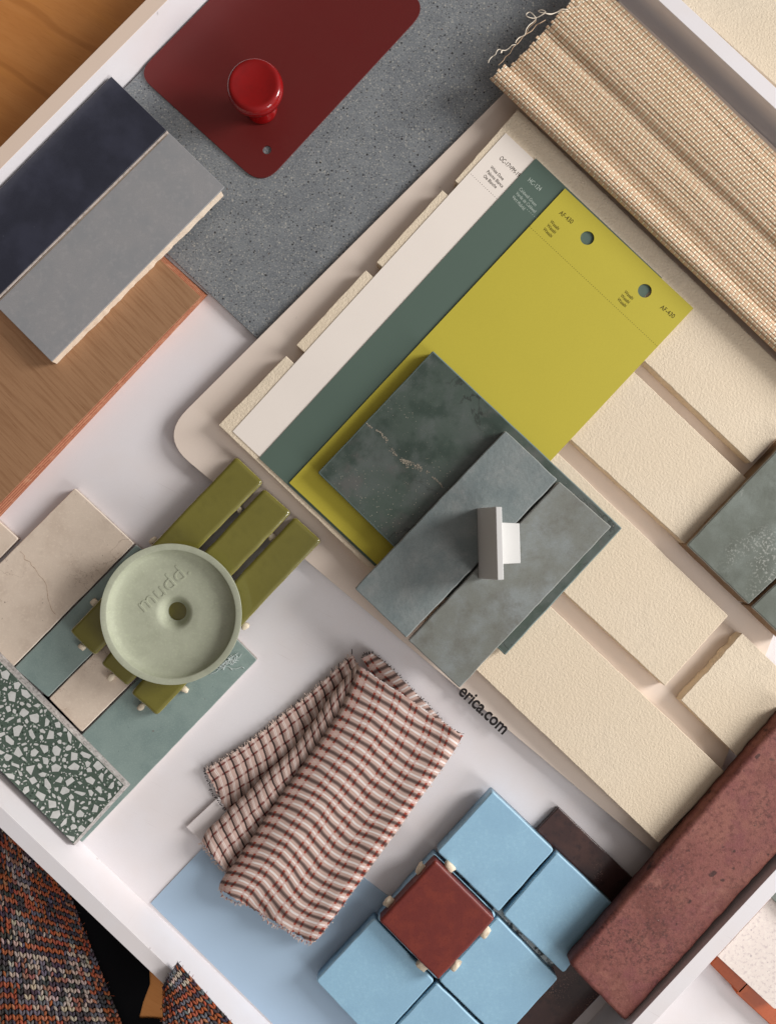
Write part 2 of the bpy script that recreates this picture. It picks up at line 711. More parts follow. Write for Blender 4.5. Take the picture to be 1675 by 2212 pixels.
M["card_white"] = paper("paper_white", (236, 226, 216))
M["card_green"] = paper("paper_green", (84, 101, 91), 0.6, 0.3, 0.88)
M["card_yellow"] = paper("paper_yellow", (185, 172, 62), 0.65, 0.25, 0.88, 0.09)
M["ink_dark"] = paper("ink_dark", (62, 52, 42), 0.6)
M["ink_black"] = paper("ink_black", (38, 34, 34), 0.6)
M["ink_light"] = paper("ink_light", (178, 188, 178), 0.6)
M["ink_olive"] = paper("ink_olive", (72, 62, 22), 0.6)

# green marble
m = Mat("green_marble", lin(70, 82, 74), 0.30, 0.45, coat=0.15, coat_rough=0.25)
m.mottle(26, lin(92, 98, 95), 0.42, 0.68, 0.8, detail=5, dist=0.4)
m.mottle(48, lin(50, 64, 56), 0.46, 0.66, 0.85, detail=5, vec=m.vec(0.7))
m.mottle(34, lin(98, 92, 90), 0.55, 0.72, 0.5, detail=4, vec=m.vec(2.1))
# dark cracks
n1 = m.noise(20, 5, 0.6, m.vec(0.4), 0.5)
m.mix(m.math('MULTIPLY', m.ramp(m.math('ABSOLUTE', m.math('SUBTRACT', n1, 0.5)), 0.0, 0.012, 0.75, 0), m.ramp(m.noise(14, 2, 0.5, m.vec(1.3)), 0.5, 0.62)), lin(40, 42, 38))
# pale glittering specks in clusters
cl = m.ramp(m.noise(24, 4, 0.6, m.vec(2.6)), 0.50, 0.68)
vn = m.N.new("ShaderNodeTexVoronoi")
vn.inputs["Scale"].default_value = 900
m.L.new(m.obj, vn.inputs["Vector"])
sep = m.N.new("ShaderNodeSeparateColor")
m.L.new(vn.outputs["Color"], sep.inputs[0])
f = m.math('MULTIPLY', m.math('LESS_THAN', sep.outputs[0], 0.16), m.ramp(vn.outputs["Distance"], 0.18, 0.3, 1, 0))
m.mix(m.math('MULTIPLY', f, m.math('ADD', m.math('MULTIPLY', cl, 0.8), 0.12)), lin(176, 166, 150))
m.grain(0.12, 1800)
M["marble"] = m.done()
m = Mat("mineral_vein", lin(160, 150, 134), 0.6, 0.3)
m.mottle(700, lin(112, 106, 96), 0.45, 0.65, 0.9)
m.bump(m.noise(900, 3), 0.3 * MM, 0.8)
M["vein"] = m.done()


def glazed(name, rgb, rgb2, rgb3, rough=0.42, bumpy=0.3, fine=420):
    m = Mat(name, lin(*rgb), rough, 0.4)
    m.mottle(30, lin(*rgb2), 0.38, 0.66, 0.8, detail=8, rough=0.68)
    m.mottle(55, lin(*rgb3), 0.46, 0.72, 0.65, detail=8, vec=m.vec(1.1), rough=0.72)
    m.grain(0.14, 1400)
    m.specks(70, 0.02, lin(215, 215, 210), 0.05, 0.8)
    m.bump(m.noise(fine, 4, 0.55), bumpy * MM, 0.55)
    m.roughvar(50, rough - 0.07, rough + 0.08)
    return m


M["grey_blue"] = glazed("grey_blue_glaze", (124, 132, 131), (106, 117, 118), (144, 147, 145), 0.45, 0.6, 300).done()
M["grey_warm"] = glazed("grey_warm_glaze", (122, 124, 117), (140, 146, 146), (104, 101, 92), 0.42, 0.2, 200).done()
mg = glazed("grey_green_glaze", (104, 109, 100), (124, 131, 124), (84, 87, 78), 0.4, 0.15, 200)
mf = mg.math("MULTIPLY", mg.ramp(mg.noise(700, 3), 0.54, 0.62), mg.ramp(mg.noise(16, 3, 0.5, mg.vec(0.3)), 0.50, 0.64))
mg.mix(mg.math("MULTIPLY", mf, 0.4), lin(196, 196, 188))
M["grey_green"] = mg.done()
m = Mat("terracotta_body", lin(150, 130, 108), 0.8, 0.2)
m.mottle(200, lin(140, 105, 80), 0.4, 0.7, 0.7)
M["body"] = m.done()
m = Mat("pale_edge_glaze", lin(196, 184, 176), 0.5, 0.3)
m.mottle(400, lin(150, 140, 132), 0.45, 0.65, 0.7)
M["pale_edge"] = m.done()

m = Mat("white_lacquer", lin(226, 225, 222, 0.97), 0.45, 0.35)
m.grain(0.04, 2500)
v = m.vec(0.1, (30, 900, 1))
m.mottle(1.2, lin(205, 202, 200), 0.66, 0.74, 0.5, vec=v, detail=2)
M["pull"] = m.done()

m = Mat("cream_zellige", lin(219, 202, 184), 0.45, 0.35)
m.mottle(60, lin(206, 188, 170), 0.42, 0.68, 0.8, detail=5).mottle(420, lin(228, 212, 194), 0.5, 0.7, 0.6)
m.specks(260, 0.10, lin(120, 98, 82), 0.10, 0.8).specks(80, 0.045, lin(105, 82, 66), 0.16, 0.8).specks(40, 0.03, lin(120, 60, 52), 0.08, 0.8)
n1 = m.noise(18, 6, 0.65, m.vec(0.9), 0.4)
m.mix(m.math('MULTIPLY', m.ramp(m.math('ABSOLUTE', m.math('SUBTRACT', n1, 0.52)), 0.0, 0.006, 0.6, 0), m.ramp(m.noise(12, 2, 0.5, m.vec(2.3)), 0.5, 0.6)), lin(150, 124, 104))
m.grain(0.07, 1700)
m.bump(m.noise(150, 4), 0.15 * MM, 0.5)
M["cream"] = m.done()
m = Mat("teal_zellige", lin(137, 154, 149), 0.4, 0.4)
m.mottle(60, lin(125, 143, 139), 0.4, 0.66, 0.8, detail=5).mottle(900, lin(152, 168, 162), 0.5, 0.7, 0.5)
m.specks(110, 0.06, lin(105, 62, 58), 0.10, 0.75).specks(300, 0.1, lin(90, 104, 100), 0.1, 0.7)
m.grain(0.12, 1600)
m.bump(m.noise(150, 4), 0.12 * MM, 0.5)
M["teal"] = m.done()

m = Mat("terrazzo_green", lin(80, 95, 84), 0.5, 0.35)
m.specks(620, 0.42, lin(158, 172, 158), 0.20, 0.65).specks(560, 0.42, lin(42, 56, 46), 0.3, 0.8)
m.grain(0.2, 1600)
M["terrazzo"] = m.done()
m = Mat("terrazzo_chip", lin(206, 206, 202), 0.5, 0.35)
m.mottle(200, lin(190, 190, 186), 0.4, 0.7, 0.8)
m.grain(0.06, 1800)
M["chip"] = m.done()
m = Mat("cut_stone_edge", lin(168, 162, 158), 0.8, 0.2)
m.mottle(500, lin(120, 116, 112), 0.45, 0.65, 0.8).mottle(200, lin(196, 192, 188), 0.5, 0.7, 0.7)
m.bump(m.noise(600, 4), 0.3 * MM, 0.8)
M["cut_edge"] = m.done()

m = Mat("olive_gloss_glaze", lin(106, 100, 34, 0.85), 0.22, 0.5, coat=1.0, coat_rough=0.05)
m.mottle(24, lin(114, 108, 42, 0.85), 0.42, 0.68, 0.6, detail=2).mottle(90, lin(96, 91, 28, 0.85), 0.5, 0.7, 0.4)
m.specks(60, 0.025, lin(200, 195, 150), 0.06, 0.8)
m.grain(0.08, 1600)
m.bump(m.noise(45, 3), 0.5 * MM, 0.6)
M["olive"] = m.done()
m = Mat("glue_nub", lin(228, 214, 190), 0.5, 0.35)
m.mottle(400, lin(205, 186, 160), 0.45, 0.7, 0.8)
m.bump(m.noise(500, 3), 0.3 * MM, 0.7)
M["nub"] = m.done()
m = Mat("sage_concrete", lin(171, 174, 153), 0.7, 0.25)
m.mottle(120, lin(162, 165, 144), 0.42, 0.68, 0.7, detail=5).mottle(600, lin(182, 187, 162), 0.5, 0.7, 0.5)
m.specks(130, 0.04, lin(205, 205, 185), 0.12, 0.7).specks(90, 0.035, lin(70, 72, 55), 0.07, 0.9)
m.grain(0.07, 1900)
m.bump(m.noise(500, 4), 0.08 * MM, 0.6)
M["dish"] = m.done()

m = Mat("sky_blue_glaze", lin(148, 188, 212), 0.38, 0.4)
m.mottle(420, lin(160, 200, 221), 0.45, 0.7, 0.6).specks(170, 0.05, lin(122, 160, 186), 0.10, 0.8).mottle(40, lin(142, 181, 206), 0.4, 0.66, 0.7)
m.grain(0.07, 1500)
m.bump(m.noise(330, 3), 0.12 * MM, 0.6)
M["blue"] = m.done()
m = Mat("ox_red_glaze", lin(112, 46, 40), 0.4, 0.4)
m.mottle(90, lin(126, 54, 42), 0.42, 0.68, 0.8).mottle(700, lin(98, 38, 34), 0.5, 0.7, 0.6)
m.specks(200, 0.06, lin(170, 130, 120), 0.06, 0.6)
m.grain(0.1, 1500)
m.bump(m.noise(330, 3), 0.12 * MM, 0.6)
M["ox_red"] = m.done()
m = Mat("mesh_backing", lin(170, 176, 176), 0.8, 0.2)
m.mottle(110, lin(40, 46, 50), 0.46, 0.54, 0.9)
M["backing"] = m.done()

m = Mat("dark_brown_glaze", lin(64, 44, 42), 0.25, 0.45, coat=0.3, coat_rough=0.15)
m.mottle(50, lin(82, 56, 50), 0.42, 0.66, 0.8, detail=5).mottle(160, lin(46, 34, 36), 0.5, 0.7, 0.7)
f = m.math('MULTIPLY', m.ramp(m.noise(900, 3), 0.56, 0.66), m.ramp(m.noise(22, 3, 0.6, m.vec(0.6)), 0.56, 0.66))
m.mix(m.math('MULTIPLY', f, 0.8), lin(170, 128, 112))
m.grain(0.1, 1700)
M["brown"] = m.done()
m = Mat("red_brick", lin(136, 82, 75), 0.6, 0.3)
m.mottle(35, lin(146, 94, 82), 0.42, 0.64, 0.9, detail=5).mottle(60, lin(128, 74, 74), 0.48, 0.7, 0.8, detail=4, vec=m.vec(0.8))
m.mottle(260, lin(108, 62, 56), 0.48, 0.68, 0.8, detail=5)
m.mottle(30, lin(112, 64, 56), 0.5, 0.7, 0.7, detail=5, vec=m.vec(2.4))
cl = m.ramp(m.noise(20, 3, 0.6, m.vec(1.9)), 0.48, 0.64)
f = m.ramp(m.noise(380, 6, 0.75), 0.50, 0.60)
m.mix(m.math('MULTIPLY', m.math('MULTIPLY', f, cl), 0.62), lin(66, 42, 40))
m.specks(75, 0.16, lin(62, 38, 36), 0.30, 0.9).specks(130, 0.2, lin(66, 42, 38), 0.24, 0.85)
m.mottle(45, lin(160, 110, 96), 0.56, 0.72, 0.6, detail=6, vec=m.vec(3.0), rough=0.7).specks(230, 0.14, lin(78, 48, 42), 0.16, 0.7).specks(170, 0.05, lin(215, 190, 180), 0.10, 0.8)
m.mottle(700, lin(160, 112, 98), 0.55, 0.72, 0.5, detail=4).mottle(850, lin(84, 50, 46), 0.56, 0.72, 0.6, detail=4, vec=m.vec(0.9))
m.grain(0.2, 1700)
m.bump(m.noise(420, 6, 0.7), 0.4 * MM, 0.8)
M["brick"] = m.done()
m = Mat("orange_glaze", lin(176, 84, 40), 0.35, 0.4)
m.mottle(50, lin(200, 98, 42), 0.45, 0.68, 0.8).mottle(500, lin(165, 68, 24), 0.5, 0.7, 0.5)
m.grain(0.08, 1800)
M["orange"] = m.done()
m = Mat("pale_granite", lin(226, 214, 206), 0.6, 0.3)
m.mottle(380, lin(196, 182, 180), 0.5, 0.68, 0.8, detail=3).mottle(420, lin(235, 226, 216), 0.5, 0.7, 0.7, vec=m.vec(1.2))
m.specks(260, 0.2, lin(150, 140, 145), 0.14, 0.6)
m.grain(0.05, 1800)
M["granite"] = m.done()
M["card_blue"] = paper("paper_blue", (160, 182, 202), 0.5, 0.35, 0.9, 0.06)
M["edge_grey"] = paper("glaze_break_grey", (172, 172, 168), 0.35, 0.45)
M["edge_blue"] = paper("glaze_break_blue", (172, 208, 224), 0.35, 0.45)
mo = Mat("glaze_break_highlight_olive", lin(150, 142, 84), 0.2, 0.5, coat=1.0, coat_rough=0.05)  # paler olive rim: thin glaze and a painted edge highlight in one colour
mo.mottle(300, lin(112, 104, 44), 0.45, 0.65, 0.7)
M["edge_olive"] = mo.done()
M["edge_marble"] = paper("marble_arris", (104, 120, 116), 0.35, 0.45)
M["edge_cream"] = paper("glaze_break_cream", (232, 220, 206), 0.4, 0.4)
M["crack"] = paper("crack_dirt", (168, 142, 120), 0.8)
M["white_glaze"] = paper("white_glaze", (226, 218, 216), 0.4, 0.4)
M["black_cloth"] = Mat("black_cloth", (0.006, 0.006, 0.007, 1), 0.95, 0.05).done()
m = Mat("white_thread", lin(226, 214, 196), 0.8, 0.2)
M["thread"] = m.done()
m = Mat("tan_thread", lin(176, 150, 124), 0.8, 0.2)
M["thread_tan"] = m.done()
m = Mat("pale_thread", lin(196, 204, 202), 0.8, 0.2)
M["thread_pale"] = m.done()


# ------------------------------------------------------------------ the setting: table, tray
table = prism("table", [(-900, -900), (2600, -900), (2600, 3100), (-900, 3100)], -12, -60, M["table"], bevel=0)
tag(table, None, None, kind="structure")

HW = 105.0  # height of the tray walls


def isect(p, q):
    (x1, y1), (x2, y2) = p
    (x3, y3), (x4, y4) = q
    d = (x1 - x2) * (y3 - y4) - (y1 - y2) * (x3 - x4)
    a = x1 * y2 - y1 * x2
    b = x3 * y4 - y3 * x4
    return ((a * (x3 - x4) - (x1 - x2) * b) / d, (a * (y3 - y4) - (y1 - y2) * b) / d)


def shift(l, k):
    (x1, y1), (x2, y2) = l
    nx, ny = (y2 - y1), -(x2 - x1)
    s = math.hypot(nx, ny)
    nx, ny = nx / s, ny / s
    if nx * ((x1 + x2) / 2 - CX) + ny * ((y1 + y2) / 2 - CY) < 0:
        nx, ny = -nx, -ny
    return ((x1 + nx * k, y1 + ny * k), (x2 + nx * k, y2 + ny * k))


rim = {  # inner top edge of each wall, as seen at wall height
    "nw": ((0, 367), (363, 0)), "sw": ((0, 1740), (378, 2102)),
    "se": ((1675, 1878), (1364, 2212)), "ne": ((1432, 10), (1675, 236))}
rim_out = {k: shift(l, 34) for k, l in rim.items()}
order = ["nw", "ne", "se", "sw"]
inn = [isect(rim[order[i - 1]], rim[order[i]]) for i in range(4)]      # corner between i-1 and i
out = [isect(rim_out[order[i - 1]], rim_out[order[i]]) for i in range(4)]
tray = empty("display_tray", Vector((0, 0, -11 / U)), "large square white tray that holds all the material samples", "tray")
for i in range(4):
    j = (i + 1) % 4
    poly = [inn[i], inn[j], out[j], out[i]]
    prism("side_wall", poly, HW, -11, M["tray"], tray, bevel=0.8, topmat=M["rim_warm_light"] if order[i] == "nw" else None)
kz = (D - HW) / D
base_poly = [((CX + (x - CX) * kz), (CY + (y - CY) * kz)) for x, y in inn]
prism("base_panel", base_poly, 0, -11, M["tray"], tray, bevel=0)

# beyond the tray
o = prism("white_board", [(1130, 2450), (1850, 1676), (2500, 2300), (1700, 3000)], -4, -11.6, M["tray"], bevel=0.5)
tag(o, "plain white board under the orange tiles outside the tray", "board")
o = prism("beige_slab", rounded([(1380, -90), (1469, 2), (1820, 313), (2100, -60), (1700, -420)], [0, 4, 0, 0, 0]), 55, -11.6, M["plaster"], bevel=3)
tag(o, "pale beige textured slab outside the tray in the top right corner", "slab")
for pts, lab in (([(1533, 2083), (1549, 2067), (1612, 2131), (1597, 2147)], "short orange tile end peeping out nearest the tray wall"),
                 ([(1588, 2131 + 14), (1604, 2123 + 12), (1760, 2275), (1745, 2290)], "longer orange tile under the pale speckled granite sample")):
    b = [pts[0], (pts[1][0] + 60, pts[1][1] - 64), (pts[2][0] + 60, pts[2][1] - 64), pts[3]]
    o = prism("orange_tile", rounded(b, 3), 22, -4, M["orange"], bevel=2)
    tag(o, lab, "tile", "orange tiles outside the tray")
o = prism("granite_sample", rounded([(1549, 2066), (1668, 1937), (1840, 2110), (1672, 2180)], [1, 1, 1, 6]), 46, 22.2, M["granite"], bevel=1.5)
tag(o, "pale pink speckled granite sample lying on the orange tiles", "stone sample")
o = prism("green_grey_tile", [(1664, 1939), (1690, 1911), (1760, 1990), (1736, 2012)], 62, 46.3, M["grey_green"], bevel=1.5)
tag(o, "sliver of grey green tile at the right edge beyond the pale granite", "tile")

# ------------------------------------------------------------------ the person at the lower left
person = empty("person", W(150, 2150, -11), "person in black clothes and an open orange, grey and cream knit jacket at the tray", "person")


def knit_color(i, j, seed):
    n1 = mnoise.noise(Vector((i * 0.10, j * 0.06, seed)))
    n2 = mnoise.noise(Vector((i * 0.3, j * 0.2, seed + 9)))
    if random.random() < 0.07:
        j += 1
    if j % 2 == 0:
        c = (70, 66, 72) if n2 > -0.15 else (108, 108, 118)
    elif n1 + 0.35 * n2 > -0.13:
        c = (176, 92, 62) if random.random() < 0.85 else (186, 122, 94)
    else:
        c = (196, 178, 164) if random.random() < 0.75 else (164, 110, 92)
    c = tuple(x * 0.84 + y * 0.16 + random.uniform(-7, 7) for x, y in zip(c, (108, 90, 84)))
    return lin(*c)


mk = Mat("knit_yarn", lin(120, 100, 90), 0.95, 0.05)
at = mk.N.new("ShaderNodeAttribute")
at.attribute_name = "yarn"
mk.col = at.outputs["Color"]
mk.grain(0.35, 2500)
mk.bump(mk.noise(1400, 3), 0.5 * MM, 1.0)
M["knit"] = mk.done()
mb = Mat("knit_shadow_base", lin(70, 58, 56), 0.95, 0.05)
M["knit_base"] = mb.done()


def knit_panel(name, quad, nu, nv, zf, seed, parent, fuzz=60):
    """stitches laid in rows of small Vs over a bilinear patch; quad = 4 plan points (tl,tr,br,bl)."""
    A, B, C_, D_ = [Vector(p) for p in quad]

    def pos(u, v):
        p = (A * (1 - u) + B * u) * (1 - v) + (D_ * (1 - u) + C_ * u) * v
        return p

    V, F, Cc = [], [], []
    sides = 5

    def blob(p0, p1, r, z0, z1, col):
        d = (p1 - p0)
        n = Vector((-d.y, d.x)).normalized()
        base = len(V)
        for t, s in ((0, 0.35), (0.25, 0.95), (0.6, 1.0), (1.0, 0.4)):
            c = p0 + d * t
            zz = z0 + (z1 - z0) * t
            for k in range(sides):
                a = 2 * math.pi * k / sides
                q = c + n * (math.cos(a) * r * s)
                V.append(W(q.x, q.y, zz + math.sin(a) * r * s))
                Cc.append(col)
        for i in range(3):
            for k in range(sides):
                F.append((base + i * sides + k, base + i * sides + (k + 1) % sides, base + (i + 1) * sides + (k + 1) % sides, base + (i + 1) * sides + k))

    for j in range(nv):
        for i in range(nu):
            u0, u1, um = i / nu, (i + 1) / nu, (i + 0.5) / nu
            v0, v1 = j / nv, (j + 1.25) / nv
            col = knit_color(i, j, seed)
            col2 = col if random.random() < 0.7 else knit_color(i + 3, j + 5, seed)
            jit = lambda: Vector((random.uniform(-1, 1), random.uniform(-1, 1)))
            pm = pos(um, v1) + jit()
            pa, pb = pos(u0 + 0.1 / nu, v0) + jit(), pos(u1 - 0.1 / nu, v0) + jit()
            r = (pos(u1, v0) - pos(u0, v0)).length * 0.27
            za, zm = zf(um, v0), zf(um, min(v1, 1))
            blob(pa, pm, r, za + 1.5, zm - 1.5, col)
            blob(pb, pm, r, za + 1.5, zm - 1.5, col2)
    # stray fibres along the edges
    for k in range(fuzz):
        e = random.choice([0, 1, 2])
        t = random.random()
        u, v = {0: (1.0, t), 1: (0.0, t), 2: (t, 0.0)}[e]
        p0 = pos(u, v)
        a = random.uniform(0, 6.28)
        p1 = p0 + Vector((math.cos(a), math.sin(a))) * random.uniform(3, 9)
        blob(p0, p1, 0.6, zf(u, v), zf(u, v) + 2, knit_color(int(u * nu), int(v * nv), seed))
    # ground sheet below the stitches
    b0 = len(V)
    n = 12
    for j in range(n + 1):
        for i in range(n + 1):
            u, v = i / n, j / n
            q = pos(u, v)
            V.append(W(q.x, q.y, zf(u, v) - 3.0))
            Cc.append(lin(62, 50, 48))
    for j in range(n):
        for i in range(n):
            a = b0 + j * (n + 1) + i
            F.append((a, a + n + 1, a + n + 2, a + 1))
    me = bpy.data.meshes.new(name)
    o0 = Vector((sum(v.x for v in V) / len(V), sum(v.y for v in V) / len(V), min(v.z for v in V)))
    me.from_pydata([v - o0 for v in V], [], F)
    ca = me.color_attributes.new("yarn", 'FLOAT_COLOR', 'POINT')
    ca.data.foreach_set("color", np.array(Cc, dtype=np.float32).reshape(-1))
    me.polygons.foreach_set("use_smooth", [True] * len(me.polygons))
    me.materials.append(M["knit"])
    o = bpy.data.objects.new(name, me)
    COL.objects.link(o)
    o.parent = parent
    o.location = o0 - parent_world(parent)
    return o


# black garment: a soft bulging sheet, cut in a curve that leaves the table wood showing
nu, nv = 24, 24
X = np.zeros((nv, nu, 3))
for j in range(nv):
    for i in range(nu):
        u, v = i / (nu - 1), j / (nv - 1)
        y = 1500 + 900 * v
        xr = 304 + 22 * math.exp(-((y - 2110) / 60.0) ** 2) - 14 * max(0, (y - 2150) / 60.0) if y < 2203 else 420
        if 2190 < y < 2215:
            xr = 300
        x = -260 + (xr + 260) * u
        z = -8 + 10 * math.sin(math.pi * min(1, u * 1.02)) ** 0.6
        p = W(x, y, z)
        X[j, i] = p
vq = grid_mesh("black_top", X, np.zeros((nv, nu, 2)), flip=True)
mesh_from("black_top", [(*vq, 0)], [M["black_cloth"]], person)
Xb = np.zeros((6, 20, 3))
for j in range(6):
    for i in range(20):
        Xb[j, i] = W(200 + 330 * i / 19, 2202 + 3 * math.sin(i * 0.7) * (j == 0) + 160 * j / 5, -9 + 8 * math.sin(math.pi * j / 5 * 0.9))
vq = grid_mesh("black_top_hem", Xb, np.zeros((6, 20, 2)), flip=True)
mesh_from("black_hem", [(*vq, 0)], [M["black_cloth"]], person)
knit_panel("knit_jacket_front", [(-60, 1740), (128, 1872), (300, 2300), (-90, 2330)], 22, 46,
           lambda u, v: -2 + 26 * math.sin(math.pi * min(1, max(0, u * 0.95))) + 6 * v, 3.0, person, 150)
knit_panel("knit_jacket_flap", [(352, 2132), (384, 2078), (540, 2252), (352, 2300)], 9, 18,
           lambda u, v: 112 + 16 * math.sin(math.pi * min(1, max(0, u))) - 12 * v, 11.0, person, 110)

# ------------------------------------------------------------------ speckled slab, red card, knob
o = prism("speckled_slab", rounded([(132, 331), (560, -105), (1480, -330), (1320, 60), (563, 738)], [2, 2, 2, 2, 3]), 14, 0.3, M["slab"], bevel=0.8)
tag(o, "grey solid surface slab with black and white speckles under the red chip", "stone sample")
hole = [(577 + 9.5 * math.cos(a), 323.5 + 9.5 * math.sin(a)) for a in np.linspace(0, 2 * math.pi, 24, endpoint=False)]
red_pts = rounded([(300, 158), (640, -185), (925, 2), (918, 22), (566, 398)], [34, 20, 5, 34, 50])
red_pts = rounded([(297, 159), (610, -160), (930, 8), (566, 402)], [38, 20, 44, 52], 8)
o = prism("red_laminate_chip", red_pts, 18.5, 14.2, M["red_card"], bevel=0, holes=[hole])
tag(o, "dark red laminate chip with rounded corners and a punched hole", "laminate sample")
kc = W(566, 236, 18.5)
prof = [(0, 0), (31, 0), (33, 1.5), (33.5, 6), (32, 12), (28, 20), (26, 28), (26.5, 36), (30, 45), (38, 54), (47, 62), (53.5, 70), (56.5, 78), (57.2, 84), (56.2, 90), (53.6, 95), (50, 98.2), (46.5, 99), (42, 98.4), (34, 97.0), (20, 95.6), (0, 95)]
o = lathe("cupboard_knob", prof, kc, 18.6, M["knob"], n=96, angle=50)
tag(o, "glossy red round cupboard knob standing on the dark red chip", "knob")

# ------------------------------------------------------------------ plywood panel and the two tiles on it
pl = empty("plywood_panel", W(150, 860, 0.3), "oak veneered plywood panel with a red brown layered edge", "wood panel")
top = [(-40, 1129), (-320, 806), (127, 358), (434, 641)]
prism("plywood_core", top, 43.0, 0.4, M["ply_edge"], pl, bevel=0.5, bottom=[(-40, 1161), (-310, 812), (134, 356), (450, 637)])
prism("oak_veneer", top, 45.2, 43.05, M["veneer"], pl, bevel=0.4)

dk = empty("charcoal_tile", W(140, 400, 45), "dark charcoal glazed tile lying alongside the plain grey tile", "tile")
dark_top = [(241, 165), (360, 281), (-150, 785), (-262, 672)]
prism("glazed_face", dark_top, 76, 70, M["charcoal"], dk, bevel=1.5)
prism("pale_edge", [(361, 282), (363.5, 284.5), (-147.5, 787.5), (-150, 785)], 75.2, 46, M["pale_edge"], dk, bevel=0.4)
prism("tile_body", [(x, y) for x, y in dark_top], 69.9, 45.5, M["grey"], dk, bevel=0.6)
gt = empty("grey_tile", W(240, 560, 45), "plain mid grey tile with a rough pale edge on the oak panel", "tile")
g_top = [(363, 283), (485, 405), (113, 783), (-10, 660), (-90, 735)]
g_top = [(366, 287), (485, 404), (112, 781), (-9, 659)]
prism("glazed_face", g_top, 76, 72, M["grey"], gt, bevel=1.0)
gb = [(360, 284), (484, 405), (484.5, 430), (124, 786), (112, 782), (-12, 656)]
gbody = wobble([(358, 290), (478, 412), (112, 781), (-8, 656)], 7, 2.6, 4, 0.06, edges=[1])
gb_bot = [(p[0], p[1]) for p in gbody]
prism("raw_edge_body", gbody, 71.9, 45.5, M["raw_clay"], gt, bevel=0.4)

# ------------------------------------------------------------------ sample board with sand tiles
bd = empty("sample_board", W(900, 1100, 14.2), "cream tile display board with rounded corners and black web lettering", "display board")
bpts = rounded([(352, 950), (1175, 118), (1240, 60), (1700, 480), (1900, 800), (1560, 1975), (1500, 1925)], [95, 0, 30, 0, 0, 0, 0], 10)
bpts = rounded([(344, 944), (1215, 74), (1338, 0), (1760, 400), (1960, 620), (1470, 1890)], [78, 20, 0, 0, 0, 0], 10)
prism("backing_board", bpts, 24, 14.3, M["board"], bd, bevel=1.0)
lettering("web_lettering", "erica.com", 996, 1488, 24.3, 39, -43, M["ink_black"], bd, 0.86, 0.1, offset=0.9)

ROW = (0.7235, 0.690)
sand = []
tile_defs = [
    ("sand_tile", [(1118, 235), (1760, 862), (1622, 1000), (982, 390)], "sand textured tile running out from under the woven blind", None),
    ("sand_tile", [(955, 410), (1612, 1034), (1480, 1176), (813, 566)], "sand textured tile second down from the woven blind", None),
    ("sand_tile", [(790, 583), (1572, 1330), (1436, 1482), (640, 745)], "sand textured tile between the marble and the small broken tile", None),
    ("sand_tile", [(618, 768), (1567, 1670), (1421, 1821), (472, 918)], "long sand textured tile next to the black lettering", None),
]
for nme, pts, lab, _ in tile_defs:
    t = prism(nme, wobble(pts, 14, 1.1, len(sand) + 1, 0.05), 54, 24.3, M["sand_tile"], bevel=1.6)
    sand.append(tag(t, lab, "tile", "sand textured tiles on the sample board"))
e_top = wobble([(1602, 1367), (1760, 1520), (1600, 1668 - 30), (1468, 1510)], 9, 3.0, 21, 0.05, edges=[3])
e_top = wobble([(1602, 1368), (1740, 1500), (1594, 1636), (1470, 1512)], 8, 2.6, 21, 0.06, edges=[3])
e_bot = [(x - 14 + (6 * mnoise.noise(Vector((x * .06, y * .06, 3))) if x < 1600 else 0), y - 4) if (x + 0 < 1606 and y < 1515 and (y + x) < 2985) else (x, y) for x, y in e_top]
t = prism("sand_tile", e_top, 54, 24.3, M["sand_tile"], bevel=1.0, bottom=[(x, y) for x, y in e_bot])
tag(t, "small sand textured tile with a broken raw edge beside the red brick", "tile", "sand textured tiles on the sample board")


def tile2(name, label, cat, pts, z1, z0, face, body, bevel=2.0, wob=0.8, seed=0, group=None, glaze=6, rad=0, edge=None):
    """tile with a glazed face and a body of another clay."""
    root = empty(name, W(sum(p[0] for p in pts) / len(pts), sum(p[1] for p in pts) / len(pts), z0), label, cat, group)
    q = wobble(pts, 16, wob, seed, 0.035)
    pillow("glazed_face", pts, z1, z1 - glaze, face, root, rad=rad or 4, b=bevel * 1.3, seg=4, wob=wob, seed=seed, edgemat=edge)
    cx = sum(p[0] for p in q) / len(q)
    cy = sum(p[1] for p in q) / len(q)
    prism("clay_body", [(cx + (x - cx) * 0.994, cy + (y - cy) * 0.994) for x, y in q], z1 - glaze - 0.05, z0, body, root, bevel=0.6)
    return root


# right hand grey green pair
tile2("grey_green_tile", "mottled grey green tile at the right edge, whole, lying against the sand tiles", "tile",
      [(1482, 1177), (1706, 940), (1850, 1080), (1615, 1305)], 78, 24.4, M["grey_green"], M["body"], 2.5, 1.2, 31, "grey green tiles at the right edge", edge=M["edge_grey"])
tile2("grey_green_tile", "corner of a second grey green tile below the larger one", "tile",
      [(1621, 1311), (1860, 1085), (1960, 1220), (1700, 1386)], 77, 24.4, M["grey_green"], M["body"], 2.5, 1.2, 37, "grey green tiles at the right edge", edge=M["edge_grey"])

# ------------------------------------------------------------------ woven blind
ba = np.array([0.7235, 0.690])                 # along the rods
bn = np.array([0.690, -0.7235])                # across, from hem to far edge
org = np.array([1062.0, 176.0])
T = 312.0
ROWS = 40


def blind_z(t):
    pts = [(46, 72), (54, 73), (90, 82), (110, 84), (130, 84), (147, 81), (152, 77), (158, 78), (186, 88), (205, 91), (230, 90), (270, 83), (312, 70)]
    if t < 46:
        s = (t - 21) / 25.0
        return 64 + 30 * math.sqrt(max(0.0, 1 - s * s))
    for (a, za), (b, zb) in zip(pts[:-1], pts[1:]):
        if t <= b:
            k = (t - a) / (b - a)
            k = k * k * (3 - 2 * k)
            return za + (zb - za) * k
    return 66


